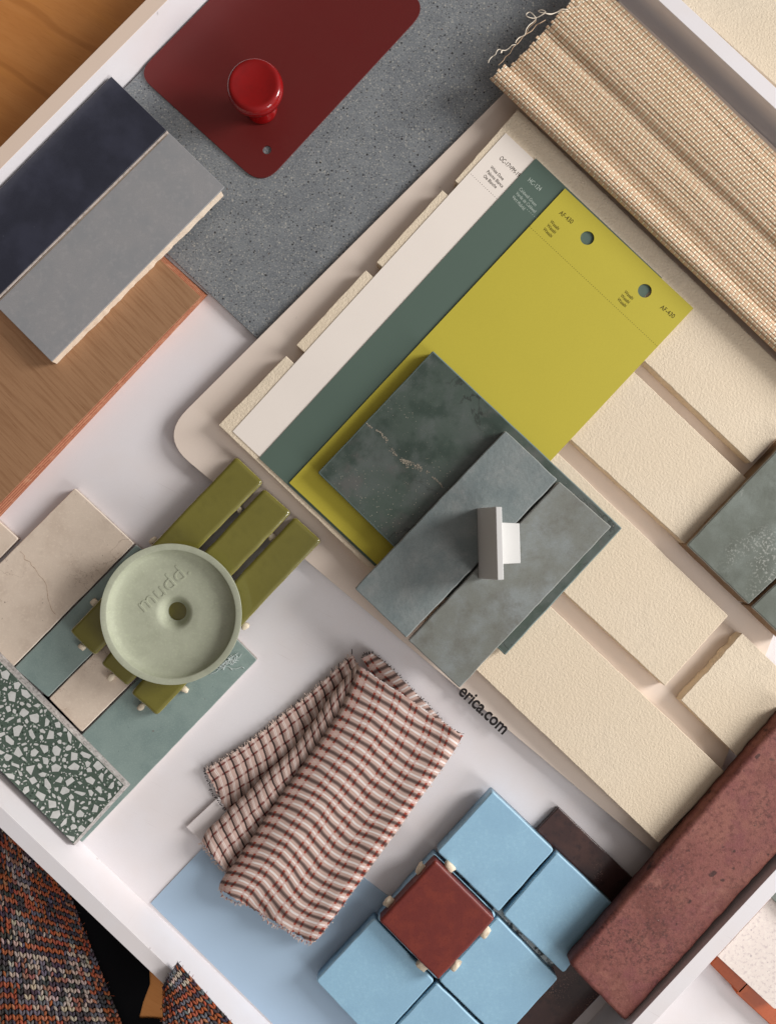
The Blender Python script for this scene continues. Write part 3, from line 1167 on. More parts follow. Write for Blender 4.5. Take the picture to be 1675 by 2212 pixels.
NB = 86
parts = []
LB = 13.4
for r in range(ROWS):
    t0 = r * T / ROWS
    w_ = T / ROWS
    nv_, nu_ = 7, NB * 6 + 1
    start = -6 + 7 * mnoise.noise(Vector((r * 0.8, 2.0, 0))) + random.uniform(-2, 2) + (14 if t0 > 46 else 0) + (0.10 * t0 if t0 > 46 else 0) * -0.2
    uu = np.linspace(0, NB, nu_)
    X = np.zeros((nv_, nu_, 3))
    UVa = np.zeros((nv_, nu_, 2))
    offb = 0.5 * (r % 2)
    fr = np.abs(((uu + offb) % 1.0) - 0.5) * 2      # 0 middle of a brick, 1 at the thread
    pinch = 1 - 0.22 * np.clip((fr - 0.72) / 0.28, 0, 1)
    wav = np.array([1.6 * mnoise.noise(Vector((x * 0.06, r * 0.35, 5))) for x in uu])
    for j in range(nv_):
        a = math.pi * j / (nv_ - 1)
        off = -math.cos(a) * 0.482 * w_
        tt = t0 + w_ / 2 + off * pinch
        lift = (math.sin(a) ** 0.45 if j not in (0, nv_ - 1) else 0.0) * 2.4 * pinch
        xs = org[0] + ba[0] * (start + uu * LB) + bn[0] * (tt + wav)
        ys = org[1] + ba[1] * (start + uu * LB) + bn[1] * (tt + wav)
        zc = blind_z(t0 + w_ / 2 + off)
        zz = zc + lift + wav * 0.6
        k = (D - zz) / D
        X[j, :, 0] = (xs - CX) * k / U
        X[j, :, 1] = -(ys - CY) * k / U
        X[j, :, 2] = zz / U
        UVa[j, :, 0] = uu + offb
        UVa[j, :, 1] = r + 0.5 + 0.0 * j
    parts.append((*grid_mesh("", X, UVa, flip=True), 0))
# a backing sheet so that the joints between the reeds close up
tt_ = np.linspace(0, T, 120)
ll_ = np.linspace(6, NB * LB, 40)
Xs = np.zeros((120, 40, 3))
for j, t in enumerate(tt_):
    zz = blind_z(t) - 1.8
    k = (D - zz) / D
    st = 10 + (8 if t > 46 else -6)
    Xs[j, :, 0] = (org[0] + ba[0] * (ll_ + st) + bn[0] * t - CX) * k / U
    Xs[j, :, 1] = -(org[1] + ba[1] * (ll_ + st) + bn[1] * t - CY) * k / U
    Xs[j, :, 2] = zz / U
parts.append((*grid_mesh("", Xs, np.full((120, 40, 2), 0.5), flip=True), 1))
m = Mat("reed_backing", lin(176, 146, 112), 0.9, 0.1)
m.mottle(300, lin(140, 112, 82), 0.45, 0.65, 0.8)
M["reed_back"] = m.done()
m = Mat("woven_reed", lin(212, 184, 155), 0.75, 0.25)
su = m.N.new("ShaderNodeSeparateXYZ")
m.L.new(m.uv, su.inputs[0])
fl = m.math('FLOOR', su.outputs[0])
cmb = m.N.new("ShaderNodeCombineXYZ")
m.L.new(fl, cmb.inputs[0])
m.L.new(su.outputs[1], cmb.inputs[1])
wn = m.N.new("ShaderNodeTexWhiteNoise")
m.L.new(cmb.outputs[0], wn.inputs["Vector"])
m.mix(m.math('MULTIPLY', wn.outputs["Value"], 0.6), lin(190, 158, 126))
m.mottle(28, lin(200, 170, 138), 0.45, 0.7, 0.6)
m.mottle(500, lin(186, 138, 106), 0.5, 0.75, 0.5, detail=3)
fr_ = m.math('ABSOLUTE', m.math('SUBTRACT', m.math('FRACT', su.outputs[0]), 0.5))
m.mix(m.math("MULTIPLY", m.ramp(fr_, 0.27, 0.32, 0, 0.6), m.ramp(fr_, 0.37, 0.39, 1, 0)), lin(150, 118, 86))
m.mix(m.ramp(fr_, 0.375, 0.405, 0, 0.95), lin(244, 230, 208))
m.grain(0.08, 2200)
M["reed"] = m.done()
bl = empty("woven_blind", W(1400, 350, 62), "woven reed roman blind sample with a rolled hem and loose white threads", "blind")
mesh_from("reed_weave", parts, [M["reed"], M["reed_back"]], bl)


def zoomA(x, y):      # points measured on an enlargement
    return (1038.5 + x * 0.16, y * 0.16)


def thread(name, pts, z, r, mat, parent):
    P = []
    for i, p in enumerate(pts):
        zz = z[i] if isinstance(z, (list, tuple)) else z + 3 * math.sin(i * 1.7)
        P.append(W(*zoomA(*p), zz))
    return tube(name, P, r / U, mat, parent, sides=5)


thread("loose_thread", [(1345, 10), (1335, 60), (1270, 100), (1190, 135), (1150, 128), (1085, 125), (1030, 160), (960, 185), (880, 180), (800, 165), (775, 150), (815, 135), (870, 165), (790, 220), (740, 240), (690, 245), (620, 220), (615, 185), (660, 165), (705, 200), (740, 250), (700, 300), (650, 340), (610, 400), (590, 470), (520, 505), (480, 545), (465, 580)], 92, 0.9, M["thread"], bl)
thread("loose_thread", [(1190, 150), (1150, 155), (1090, 140), (1010, 170), (930, 195), (850, 170)], 97, 0.85, M["thread"], bl)
thread("loose_thread", [(870, 270), (800, 310), (750, 335), (710, 385), (680, 420), (610, 460), (560, 505), (520, 560), (480, 600)], 86, 0.9, M["thread_tan"], bl)
thread("loose_thread", [(730, 240), (735, 290), (650, 370), (620, 430), (585, 475), (510, 520), (470, 580)], 80, 0.9, M["thread_tan"], bl)
thread("loose_thread", [(470, 605), (420, 610), (380, 650), (330, 680), (285, 680), (268, 715), (285, 690), (245, 665), (215, 690), (195, 735), (150, 765), (115, 805), (98, 850)], 74, 0.9, M["thread"], bl)
thread("loose_thread", [(470, 605), (430, 645), (390, 720), (330, 770), (300, 820), (235, 880)], 70, 0.8, M["thread_tan"], bl)

# ------------------------------------------------------------------ paint cards
wc = empty("paint_card", W(800, 620, 54.2), "white paint card with grey lettering, lowest of the three cards", "paint card", "paint colour cards")
prism("card_sheet", [(1092, 287), (1340, 521), (750, 1165), (503, 932)], 55.6, 54.3, M["card_white"], wc, bevel=0)
gc = empty("paint_card", W(860, 680, 56), "dark green paint card with pale lettering between the other two", "paint card", "paint colour cards")
prism("card_sheet", [(1157, 342), (1429, 600), (832, 1248 - 4), (560, 990)], 57.4, 56.0, M["card_green"], gc, bevel=0)
yc = empty("paint_card", W(1060, 850, 58), "mustard yellow paint card with two punched holes, on top", "paint card", "paint colour cards")


def circ(cx, cy, r, n=28):
    return [(cx + r * math.cos(2 * math.pi * k / n), cy + r * math.sin(2 * math.pi * k / n)) for k in range(n)]


prism("card_sheet", [(1220, 407), (1497, 666), (902, 1302), (625, 1043)], 61.0, 58.6, M["card_yellow"], yc, bevel=0, holes=[circ(1268, 514, 15), circ(1392, 628, 15)])


def lines(parent, z, mat, items):
    for name, body, x, y, size, fit, ang in items:
        lettering(name, body, x, y, z, size, ang, mat, parent, 1.0, 0.05, fit=fit, offset=0.0)


lines(wc, 55.8, M["ink_dark"], [
    ("code_lettering", "OC-17=PM-19", 1080, 340, 14, 55, -44),
    ("name_lettering", "White Dove", 1060, 360, 10.2, 37.5, -46), ("name_lettering", "Paloma Blanca", 1052, 369.5, 10.2, 46, -45), ("name_lettering", "Oie Blanche", 1045, 379, 10.2, 36, -44)])
lines(gc, 57.6, M["ink_light"], [
    ("code_lettering", "HC-124", 1141, 387, 14, 33, -41),
    ("name_lettering", "Caldwell Green", 1122, 407, 10.2, 49, -46), ("name_lettering", "Verde de Caldwell", 1115, 416, 10.2, 57, -46), ("name_lettering", "Vert Asaret", 1107, 424, 10.2, 37, -48)])
lines(yc, 61.2, M["ink_olive"], [
    ("code_lettering", "AF-430", 1209, 458, 14, 34, -40),
    ("name_lettering", "Wasabi", 1189, 477.5, 10.2, 24, -45), ("name_lettering", "Wasabi", 1182, 485.5, 10.2, 24, -45), ("name_lettering", "Wasabi", 1174, 493.5, 10.2, 24, -45),
    ("code_lettering", "AF-430", 1427, 662, 14, 35, -39),
    ("name_lettering", "Wasabi", 1349, 629.5, 10.2, 23, -43), ("name_lettering", "Wasabi", 1341, 637.5, 10.2, 23, -43), ("name_lettering", "Wasabi", 1334, 645.5, 10.2, 23, -43)])


def dotted(name, a, b, z, mat, parent, step=5.2, r=0.85):
    bm = bmesh.new()
    a, b = Vector(a), Vector(b)
    n = int((b - a).length / step)
    for i in range(n + 1):
        p = a + (b - a) * (i / n)
        vs = [bm.verts.new(W(p.x + r * math.cos(k * math.pi / 3), p.y + r * math.sin(k * math.pi / 3), z)) for k in range(6)]
        bm.faces.new(vs)
    bmesh.ops.recalc_face_normals(bm, faces=bm.faces)
    return finish(name, bm, mat, parent, smooth=False)


dotted("dotted_line", (1017, 376), (1080, 436), 55.75, M["ink_dark"], wc)
dotted("dotted_line", (1108, 424), (1203, 514), 57.55, M["ink_light"], gc)
dotted("dotted_line", (1144, 490), (1418, 747), 61.15, M["ink_olive"], yc)

# ------------------------------------------------------------------ marble with two grey tiles and the pull
mt = empty("marble_tile", W(1000, 1080, 61.2), "dark green marble tile with a pale cracked vein, on the yellow card", "tile")
prism("marble_slab", wobble([(686, 1021), (935, 757), (1344, 1141), (1091, 1416)], 18, 0.7, 2, 0.03), 88, 61.3, M["marble"], mt, bevel=3.0, seg=2, edgemat=M["edge_marble"])
# the vein: a crusty raised line
vp = [(792, 915), (806, 926), (822, 934), (834, 950), (846, 972), (862, 990), (874, 996), (886, 1003), (899, 1008), (921, 1016), (934, 1030), (950, 1044), (958, 1056)]
bm = bmesh.new()
pts = []
for i in range(len(vp) - 1):
    for k in range(10):
        t = k / 10
        pts.append((vp[i][0] * (1 - t) + vp[i + 1][0] * t, vp[i][1] * (1 - t) + vp[i + 1][1] * t))
for i, (x, y) in enumerate(pts):
    s = i / len(pts)
    if mnoise.noise(Vector((i * 0.13, 3.0, 1.0))) < -0.12:
        continue
    wd = 0.7 + 3.6 * math.exp(-((s - 0.6) / 0.13) ** 2) + 1.4 * math.exp(-((s - 0.3) / 0.1) ** 2)
    for q in range(3 if wd < 2.5 else 7):
        cx, cy = x + random.gauss(0, wd), y + random.gauss(0, wd)
        r = random.uniform(0.5, 1.5)
        vs = [bm.verts.new(W(cx + r * math.cos(k * 1.2566 + q) * random.uniform(.7, 1.3), cy + r * math.sin(k * 1.2566 + q), 88.25 + random.uniform(0, .5))) for k in range(5)]
        bm.faces.new(vs)
        c = bm.verts.new(W(cx, cy, 88.9))
        f = bm.faces[-1] if False else None
bmesh.ops.delete(bm, geom=[v for v in bm.verts if not v.link_faces], context='VERTS')
bmesh.ops.recalc_face_normals(bm, faces=bm.faces)
finish("mineral_vein", bm, M["vein"], mt, smooth=False)

tile2("grey_tile", "blue grey tile with a pebbled glaze, left of the pair on the marble", "tile",
      [(766, 1271), (1091, 930), (1203, 1036), (877, 1378)], 114, 88.4, M["grey_blue"], M["pale_edge"], 2.2, 1.2, 41, "pair of grey tiles on the marble", 8, edge=M["edge_grey"])
tile2("grey_tile", "smooth warm grey tile, right of the pair on the marble", "tile",
      [(882, 1383), (1207, 1040), (1319, 1138), (992, 1486)], 114, 88.4, M["grey_warm"], M["pale_edge"], 2.2, 1.2, 43, "pair of grey tiles on the marble", 8, edge=M["edge_grey"])

# drawer pull, lying on its side: a leaning plate with a wide block behind it
pu = empty("drawer_pull", W(1060, 1172, 114.2), "white square drawer pull lying on its side on the grey tiles", "handle")
zt = 114.4


def box_pts(name, b, t, z0, z1, mat, parent, bevel=0.8):
    return prism(name, t, z1, z0, mat, parent, bevel=bevel, bottom=b, seg=2)


box_pts("front_plate", [(1030.0, 1098), (1041, 1097), (1044, 1250), (1033.5, 1250)], [(1070.5, 1094.5), (1083.5, 1095.0), (1088, 1252), (1074.5, 1253)], zt, zt + 128, M["pull"], pu, 1.2)
box_pts("stem_block", [(1056, 1131), (1109, 1131), (1111, 1214), (1057, 1214)], [(1080, 1128.5), (1121.5, 1130.5), (1124.0, 1216.5), (1083, 1218.5)], zt + 42, zt + 86, M["pull"], pu, 1.0)

# ------------------------------------------------------------------ cream and teal tiles, terrazzo
S24 = 24
big_cream = tile2("cream_tile", "large cream speckled tile with a hairline crack, left of the sage dish", "tile",
          [(-190, 1408), (163, 1054), (291, 1174), (30, 1440), (-60, 1530)], S24, 0.3, M["cream"], M["pale_edge"], 2.0, 0.8, 51, "cream and teal tiles at the left", 6, edge=M["edge_cream"])
o = tile2("cream_tile", "corner of a pale cream tile at the left edge above the large cream tile", "tile",
          [(-150, 1270), (-60, 1070), (42, 1164), (-110, 1318)], S24 - 6, 0.3, M["cream"], M["pale_edge"], 2.0, 0.8, 52, "cream and teal tiles at the left", 6, edge=M["edge_cream"])
o = tile2("teal_tile", "narrow grey teal tile strip between two cream tiles", "tile",
          [(32, 1442), (295, 1176), (372, 1240), (105, 1506)], S24, 0.3, M["teal"], M["pale_edge"], 1.8, 0.6, 53, "cream and teal tiles at the left", 6, edge=M["edge_grey"])
o = tile2("cream_tile", "narrow cream tile strip between two teal tiles", "tile",
          [(107, 1508), (374, 1243), (447, 1315), (178, 1581)], S24, 0.3, M["cream"], M["pale_edge"], 1.8, 0.6, 54, "cream and teal tiles at the left", 6, edge=M["edge_cream"])
o = tile2("teal_tile", "broad grey teal tile with a tangle of thread on it", "tile",
          [(62, 1700), (450, 1317), (556, 1425), (178, 1820)], S24, 0.3, M["teal"], M["pale_edge"], 1.8, 0.6, 55, "cream and teal tiles at the left", 6, edge=M["edge_grey"])
o = prism("teal_edge_strip", [(160, 1800), (262, 1700), (270, 1707), (170, 1810)], S24 - 4, 0.4, M["pale_edge"], o, bevel=0.5) if False else None

crk = [(215, 430), (265, 470), (270, 510), (330, 545), (345, 580), (385, 620), (430, 690), (470, 730), (500, 790), (515, 870), (520, 930), (545, 1000), (560, 1060), (600, 1110)]
tube("hairline_crack", [W(x * 0.2 + random.uniform(-.8, .8), 1105.5 + y * 0.2 + random.uniform(-.8, .8), S24) for x, y in crk], 0.5 / U, M["crack"], big_cream, sides=4, jag=0.8)
tz = empty("terrazzo_sample", W(100, 1620, 24), "green terrazzo sample with angular white chips and a cut grey edge", "stone sample")
tz_top = [(-165, 1265), (-38, 1440 - 53), (268, 1697), (160, 1822), (-250, 1398)]
tz_top = [(-90, 1340), (268, 1697), (159, 1822), (-230, 1432)]
zt0, zt1 = 24.4, 50
body = prism("stone_body", tz_top, zt1 - 2, zt0, M["cut_edge"], tz, bevel=0.6, bottom=[(-82, 1324), (283, 1694), (163, 1826), (-226, 1436)])
# top face with chips in one mesh
poly = [Vector(p) for p in tz_top]


def inside(p, poly, m=0):
    s = None
    n = len(poly)
    for i in range(n):
        a, b = poly[i], poly[(i + 1) % n]
        d = b - a
        c = (d.x * (p.y - a.y) - d.y * (p.x - a.x)) / d.length
        if s is None:
            s = c > 0
        if (c if s else -c) < m:
            return False
    return True


bm = bmesh.new()
bt = [bm.verts.new(W(x, y, zt1)) for x, y in tz_top]
bb = [bm.verts.new(Vector((v.co.x, v.co.y, (zt1 - 1.9) / U))) for v in bt]
bm.faces.new(bt)
bm.faces.new(bb)
for i in range(4):
    bm.faces.new((bt[i], bt[(i + 1) % 4], bb[(i + 1) % 4], bb[i]))
bmesh.ops.recalc_face_normals(bm, faces=bm.faces)
placed = []
tries = 0
sizes = [random.uniform(11, 16) for _ in range(75)] + [random.uniform(6.5, 10) for _ in range(170)] + [random.uniform(2.5, 5) for _ in range(420)]
for r in sizes:
    for _ in range(60):
        p = Vector((random.uniform(-40, 275), random.uniform(1380, 1825)))
        if not inside(p, poly, 1.0):
            continue
        if any((p - q).length < (r + rq) * 0.84 for q, rq in placed):
            continue
        placed.append((p, r))
        n = random.choice([4, 5, 5, 6])
        ang0 = random.uniform(0, 6.28)
        st = random.uniform(0.38, 0.9)
        dirn = random.uniform(0, math.pi)
        pts_ = []
        for k in range(n):
            a = ang0 + 2 * math.pi * (k + random.uniform(-0.38, 0.38)) / n
            x, y = r * math.cos(a) * random.uniform(0.72, 1.05), r * math.sin(a) * st * random.uniform(0.72, 1.05)
            q = p + Vector((x * math.cos(dirn) - y * math.sin(dirn), x * math.sin(dirn) + y * math.cos(dirn)))
            # keep inside the sample
            for _k in range(8):
                if inside(q, poly, 0.6):
                    break
                q = q + (p - q) * 0.25
            pts_.append(q)
        vs = [bm.verts.new(W(q.x, q.y, zt1 + 0.12)) for q in pts_]
        f = bm.faces.new(vs)
        f.normal_update()
        if f.normal.z < 0:
            f.normal_flip()
        f.material_index = 1
        break
finish("terrazzo_face", bm, [M["terrazzo"], M["chip"]], tz, smooth=False)

# ------------------------------------------------------------------ olive tiles with glue nubs
def nub(name, px, py, z, sx, sy, ang, parent, h=9, seed=0):
    bm = bmesh.new()
    bmesh.ops.create_icosphere(bm, subdivisions=2, radius=1.0)
    a = math.radians(ang)
    for v in bm.verts:
        c = v.co.copy()
        for i in range(3):
            c[i] = math.copysign(abs(c[i]) ** 0.6, c[i])
        c *= 1 + 0.42 * mnoise.noise(c * 1.9 + Vector((seed * 1.37, seed * 2.1, 0))) + 0.15 * mnoise.noise(c * 5 + Vector((seed, 0, 1)))
        x, y = c.x * sx / U, c.y * sy / U
        v.co = Vector((x * math.cos(a) - y * math.sin(a), x * math.sin(a) + y * math.cos(a), c.z * h / U / 2))
    w = W(px, py, z)
    bmesh.ops.translate(bm, verts=bm.verts, vec=w)
    return finish(name, bm, M["nub"], parent, angle=80)


OZ0, OZ1 = 24.6, 52
oli = [
    ([(511, 986), (569, 1042), (206, 1416), (152, 1363)], "olive glazed bar tile, upper left of the three under the dish",
     [(205, 1301), (178, 1397), (332, 1168)]),
    ([(571, 1055), (630, 1107), (276, 1482), (218, 1432)], "olive glazed bar tile in the middle of the three under the dish",
     [(241, 1462), (516, 1100), (588, 1160)]),
    ([(637, 1116), (695, 1168), (339, 1546), (283, 1496)], "olive glazed bar tile, lower right of the three under the dish",
     [(306, 1527), (400, 1489), (530, 1353)]),
]
for k, (pts, lab, nbs) in enumerate(oli):
    root = empty("olive_tile", W(sum(p[0] for p in pts) / 4, sum(p[1] for p in pts) / 4, OZ0), lab, "tile", "olive bar tiles under the sage dish")
    pillow("glazed_face", pts, OZ1, OZ0, M["olive"], root, rad=9, b=9, seg=6, wob=1.2, seed=61 + k, depth=6, edgemat=M["edge_olive"])
    for i, (x, y) in enumerate(nbs):
        nub("glue_nub", x, y, OZ0 + 6, 8.5, 6.5, [45, -35, 40][i], root, 12, k * 5 + i)

# sage dish
dc = W(369.5, 1327, 108)
ds = empty("soap_dish", Vector((dc.x, dc.y, 52.3 / U)), "round sage green concrete dish with a centre hole and raised lettering", "dish")
prof = [(20.5, 6), (21, 0), (120, 0), (138, 2), (143, 8), (151, 50), (152.5, 54), (152, 56), (140.5, 56), (138.8, 55.3), (138, 53), (136.5, 46), (133, 40), (126, 35.8), (112, 33.2), (90, 31.8), (60, 31.0), (42, 30.6), (37, 29.2), (33, 25.8), (30, 20.5), (27.5, 15), (25.5, 11), (23.5, 8), (20.5, 6)]
kd = (D - 108) / D
prof = [(r * kd * 1.003, h) for r, h in prof]
lathe("dish_bowl", prof, dc, 52.4, M["dish"], ds, n=128, angle=50)
rl = lettering("raised_lettering", "mudd.", 301, 1314, 52.4 + 33, 47, 40.5, M["dish"], ds, 1.0, 0.75, offset=-0.35, fit=124)
rw = Vector(rl.location) + Vector(ds.location)
rs = sorted((r / U, h) for r, h in prof if r > 21 and h > 10 and r < 139 * kd)
for v in rl.data.vertices:
    rad = ((rw.x + v.co.x - dc.x) ** 2 + (rw.y + v.co.y - dc.y) ** 2) ** 0.5
    v.co.z += (np.interp(rad, [a for a, _ in rs], [h for _, h in rs]) - 33 + 0.35) / U

# ------------------------------------------------------------------ thread tangle
def rand_thread(cx, cy, L, ang, amp, z, n):
    P = []
    for i in range(n):
        t = i / (n - 1) - 0.5
        P.append((cx + math.cos(ang) * L * t + random.gauss(0, amp), cy + math.sin(ang) * L * t + random.gauss(0, amp)))
    return [W(x, y, z + abs(random.gauss(0, 1.2)) + 0.8) for x, y in P]


tg = empty("thread_tangle", W(490, 1430, 24.3), "tangle of fine pale threads on the teal tile by the dish", "thread")
for i in range(9):
    tube("loose_thread", rand_thread(random.gauss(488, 7), random.gauss(1434, 5), random.uniform(34, 66), -0.35 + random.gauss(0, 0.25), 4.5, 24.3, 9), 0.55 / U, M["thread_pale"], tg, sides=4)

# ------------------------------------------------------------------ white tile and blue card under the cloth
o = prism("pale_blue_card", [(326, 1951), (548, 1716), (884, 1971), (870, 2064), (1016, 2226), (760, 2380)], 3.0, 0.3, M["card_blue"], bevel=0)
o.data.materials[0] = M["card_blue"]
tag(o, "pale blue paper card under the checked cloth and the blue tiles", "card")
o = prism("white_tile", rounded([(402, 1787), (505, 1690), (640, 1810), (530, 1905)], 2), 11, 3.2, M["white_glaze"], bevel=1.2)
tag(o, "small plain white tile peeping out from under the checked cloth", "tile")

# ------------------------------------------------------------------ checked cloth
def plaid(name, style):
    m = Mat(name, lin(206, 176, 164), 0.9, 0.1)
    s = m.N.new("ShaderNodeSeparateXYZ")
    m.L.new(m.uv, s.inputs[0])
    u, v = s.outputs[0], s.outputs[1]
    # hand woven: shake the threads a little
    jx = m.math('MULTIPLY', m.math('SUBTRACT', m.noise(3.0, 2, vec=m.vec(0, (20, 20, 1))), 0.5), 0.22)
    u = m.math('ADD', u, jx)
    jy = m.math('MULTIPLY', m.math('SUBTRACT', m.noise(1.6, 2, vec=m.vec(0.6, (20, 20, 1))), 0.5), 0.7)
    v = m.math('ADD', v, jy)
    fu, fv = m.math('FRACT', u), m.math('FRACT', v)

    def band(x, c, w, soft):
        return m.ramp(m.math('ABSOLUTE', m.math('SUBTRACT', x, c)), w - soft, w + soft, 1, 0)

    fine = m.math('GREATER_THAN', m.math('FRACT', m.math('MULTIPLY', u, 14.0)), 0.45)
    finev = m.math('GREATER_THAN', m.math('FRACT', m.math('MULTIPLY', v, 11.0)), 0.5)
    chk = m.math('ABSOLUTE', m.math('SUBTRACT', fine, finev))
    if style == 0:      # right side
        m.mix(m.math('MULTIPLY', band(fv, 0.64, 0.17, 0.07), m.math('ADD', m.math('MULTIPLY', chk, 0.25), 0.68)), lin(56, 48, 50))
        inner = m.ramp(u, 0.62, 0.85)
        m.mix(m.math('MULTIPLY', band(fv, 0.64, 0.035, 0.03), 0.75), lin(34, 30, 32))
        m.mix(m.math('MULTIPLY', fine, 0.25), lin(150, 120, 108))
        m.mix(m.math('MULTIPLY', band(fv, 0.15, 0.075, 0.035), m.math('ADD', m.math('MULTIPLY', inner, 0.75), 0.2)), lin(238, 230, 226))
        m.mix(m.math('MULTIPLY', band(fv, 0.15, 0.015, 0.01), m.math('MULTIPLY', fine, 0.5)), lin(150, 130, 150))
        red = m.math('MAXIMUM', band(fu, 0.33, 0.055, 0.03), band(fu, 0.66, 0.055, 0.03))
        m.mix(m.math('MULTIPLY', red, m.math('MULTIPLY', band(fv, 0.65, 0.14, 0.05), 0.85)), lin(78, 34, 32))
        dots = m.math('MAXIMUM', band(fv, 0.43, 0.085, 0.03), band(fv, 0.85, 0.085, 0.03))
        m.mix(m.math('MULTIPLY', m.math('MULTIPLY', red, dots), 0.97), lin(150, 62, 46))
        m.mix(m.math('MULTIPLY', m.math('MULTIPLY', red, band(fv, 0.15, 0.1, 0.03)), 0.5), lin(184, 128, 124))
    else:               # wrong side: thin lines
        m.mix(m.math('MULTIPLY', band(fv, 0.60, 0.16, 0.1), m.math('ADD', m.math('MULTIPLY', fine, 0.3), 0.25)), lin(96, 76, 74))
        m.mix(m.math('MULTIPLY', m.math('MAXIMUM', band(fv, 0.17, 0.035, 0.015), band(fv, 0.29, 0.035, 0.015)), 0.85), lin(232, 222, 216))
        red = m.math('MAXIMUM', band(fu, 0.28, 0.045, 0.03), band(fu, 0.74, 0.045, 0.03))
        m.mix(m.math('MULTIPLY', red, m.math('ADD', m.math('MULTIPLY', m.math('GREATER_THAN', m.math('FRACT', m.math('ADD', v, 0.05)), 0.32), 0.6), 0.3)), lin(112, 40, 36))
        m.mix(m.math('MULTIPLY', band(fv, 0.72, 0.075, 0.02), 0.92), lin(36, 32, 34))
    m.grain(0.16, 2400)
    # woven relief
    h = m.math('ADD', m.math('MULTIPLY', fine, 0.5), m.math('MULTIPLY', finev, 0.5))
    m.bump(h, 0.12 * MM, 0.5)
    return m.done()


M["plaid"] = plaid("checked_cotton", 0)
M["plaid_back"] = plaid("checked_cotton_reverse", 1)


def resample(pts, n):
    P = np.array(pts, float)
    # Catmull-Rom through the points, then even steps
    Q = []
    for i in range(len(P) - 1):
        p0, p1, p2, p3 = P[max(i - 1, 0)], P[i], P[i + 1], P[min(i + 2, len(P) - 1)]
        for t in np.linspace(0, 1, 16, endpoint=False):
            Q.append(0.5 * (2 * p1 + (p2 - p0) * t + (2 * p0 - 5 * p1 + 4 * p2 - p3) * t * t + (3 * p1 - p0 - 3 * p2 + p3) * t ** 3))
    Q.append(P[-1])
    Q = np.array(Q)
    s = np.concatenate([[0], np.cumsum(np.linalg.norm(np.diff(Q, axis=0), axis=1))])
    t = np.linspace(0, s[-1], n)
    return np.stack([np.interp(t, s, Q[:, 0]), np.interp(t, s, Q[:, 1])], 1), s[-1]


PU, PV = 43.0, 25.5     # repeat of the checks, plan units


def cloth(left, right, zf, mat, nu=70, nv=110, uoff=0.0, vshift=None, curl=10.0, curl_r=0.0, wave=0.0, fray=0.0, v0=0.0):
    Lp, ll = resample(left, nv)
    Rp, rl = resample(right, nv)
    X = np.zeros((nv, nu, 3))
    UVa = np.zeros((nv, nu, 2))
    for j in range(nv):
        v = j / (nv - 1)
        wdt = np.linalg.norm(Rp[j] - Lp[j])
        for i in range(nu):
            u = i / (nu - 1)
            # quarter round at the folded edges
            uc, dz = u, 0.0
            d = u * wdt
            if curl and d < curl:
                a = (1 - d / curl) * math.pi / 2
                dz -= curl * 0.9 * (1 - math.cos(a))
                uc = max(0, (curl - curl * math.sin(a)) / wdt) * 1.0 if wdt > 1 else u
            d2 = (1 - u) * wdt
            if curl_r and d2 < curl_r:
                a = (1 - d2 / curl_r) * math.pi / 2
                dz -= curl_r * 0.9 * (1 - math.cos(a))
                uc = 1 - max(0, (curl_r - curl_r * math.sin(a)) / wdt)
            p = Lp[j] * (1 - uc) + Rp[j] * uc
            if wave:
                p = p + wave * 0.6 * np.array([mnoise.noise(Vector((u * 9, v * 14, 1.0))), mnoise.noise(Vector((u * 9, v * 14, 4.0)))])
            if fray and (j == nv - 1 or j == 0):
                p = p + np.array([random.gauss(0, fray), random.gauss(0, fray)])
            z = zf(u, v) + dz
            X[j, i] = W(p[0], p[1], z)
            sh = vshift(u, v) if vshift else 0.0
            UVa[j, i] = (uoff + u * wdt / PU, v0 + (v * 0.5 * (ll + rl) + sh) / PV)
    return (*grid_mesh("", X, UVa, flip=False), mat)


def cz(x, y):       # points measured on an enlargement of the cloth
    return (402 + x * 0.38, 1373.5 + y * 0.38)


c3_left = [cz(*p) for p in [(945, 105), (845, 200), (750, 290), (640, 385), (540, 460), (440, 545), (340, 620), (225, 695), (112, 765)]]
c3_right = [cz(*p) for p in [(1010, 240), (930, 360), (830, 480), (730, 600), (640, 690), (520, 790), (430, 860), (330, 930), (230, 992)]]
c2_left = [cz(*p) for p in [(978, 150), (905, 235), (830, 330), (735, 470), (640, 600), (555, 690), (470, 768), (380, 860), (300, 932), (205, 1025), (120, 1105), (88, 1172)]]
c2_right = [cz(*p) for p in [(1000, 250), (930, 450), (830, 620), (740, 760), (640, 890), (560, 1010), (470, 1130), (400, 1220), (330, 1290), (290, 1330), (262, 1350), (240, 1362)]]
c1_left = [cz(*p) for p in [(978, 165), (935, 290), (868, 430), (785, 560), (700, 680), (600, 820), (500, 960), (420, 1080), (340, 1200), (285, 1280), (235, 1340), (195, 1400), (188, 1440)]]
c1_right = [cz(*p) for p in [(1572, 568), (1500, 690), (1400, 830), (1300, 965), (1200, 1110), (1100, 1245), (1000, 1385), (900, 1520), (820, 1630), (770, 1700), (715, 1748)]]
c0_left = [cz(*p) for p in [(1000, 128), (1060, 215), (1180, 330), (1300, 440), (1420, 540), (1480, 570)]]
c0_right = [cz(*p) for p in [(1058, 98), (1130, 150), (1230, 250), (1370, 390), (1490, 515), (1572, 556)]]


def s_curve(u, v):
    return (2 + 20 * v) * math.sin((u - 0.02) * math.pi * 1.9 + 0.3) * (1 - 0.35 * u) + 9 * u * (1 - v)


def hem_wave(u, v):
    return 9 * max(0, (v - 0.75) / 0.25) ** 2 * math.sin(u * 11.0 + 0.8)


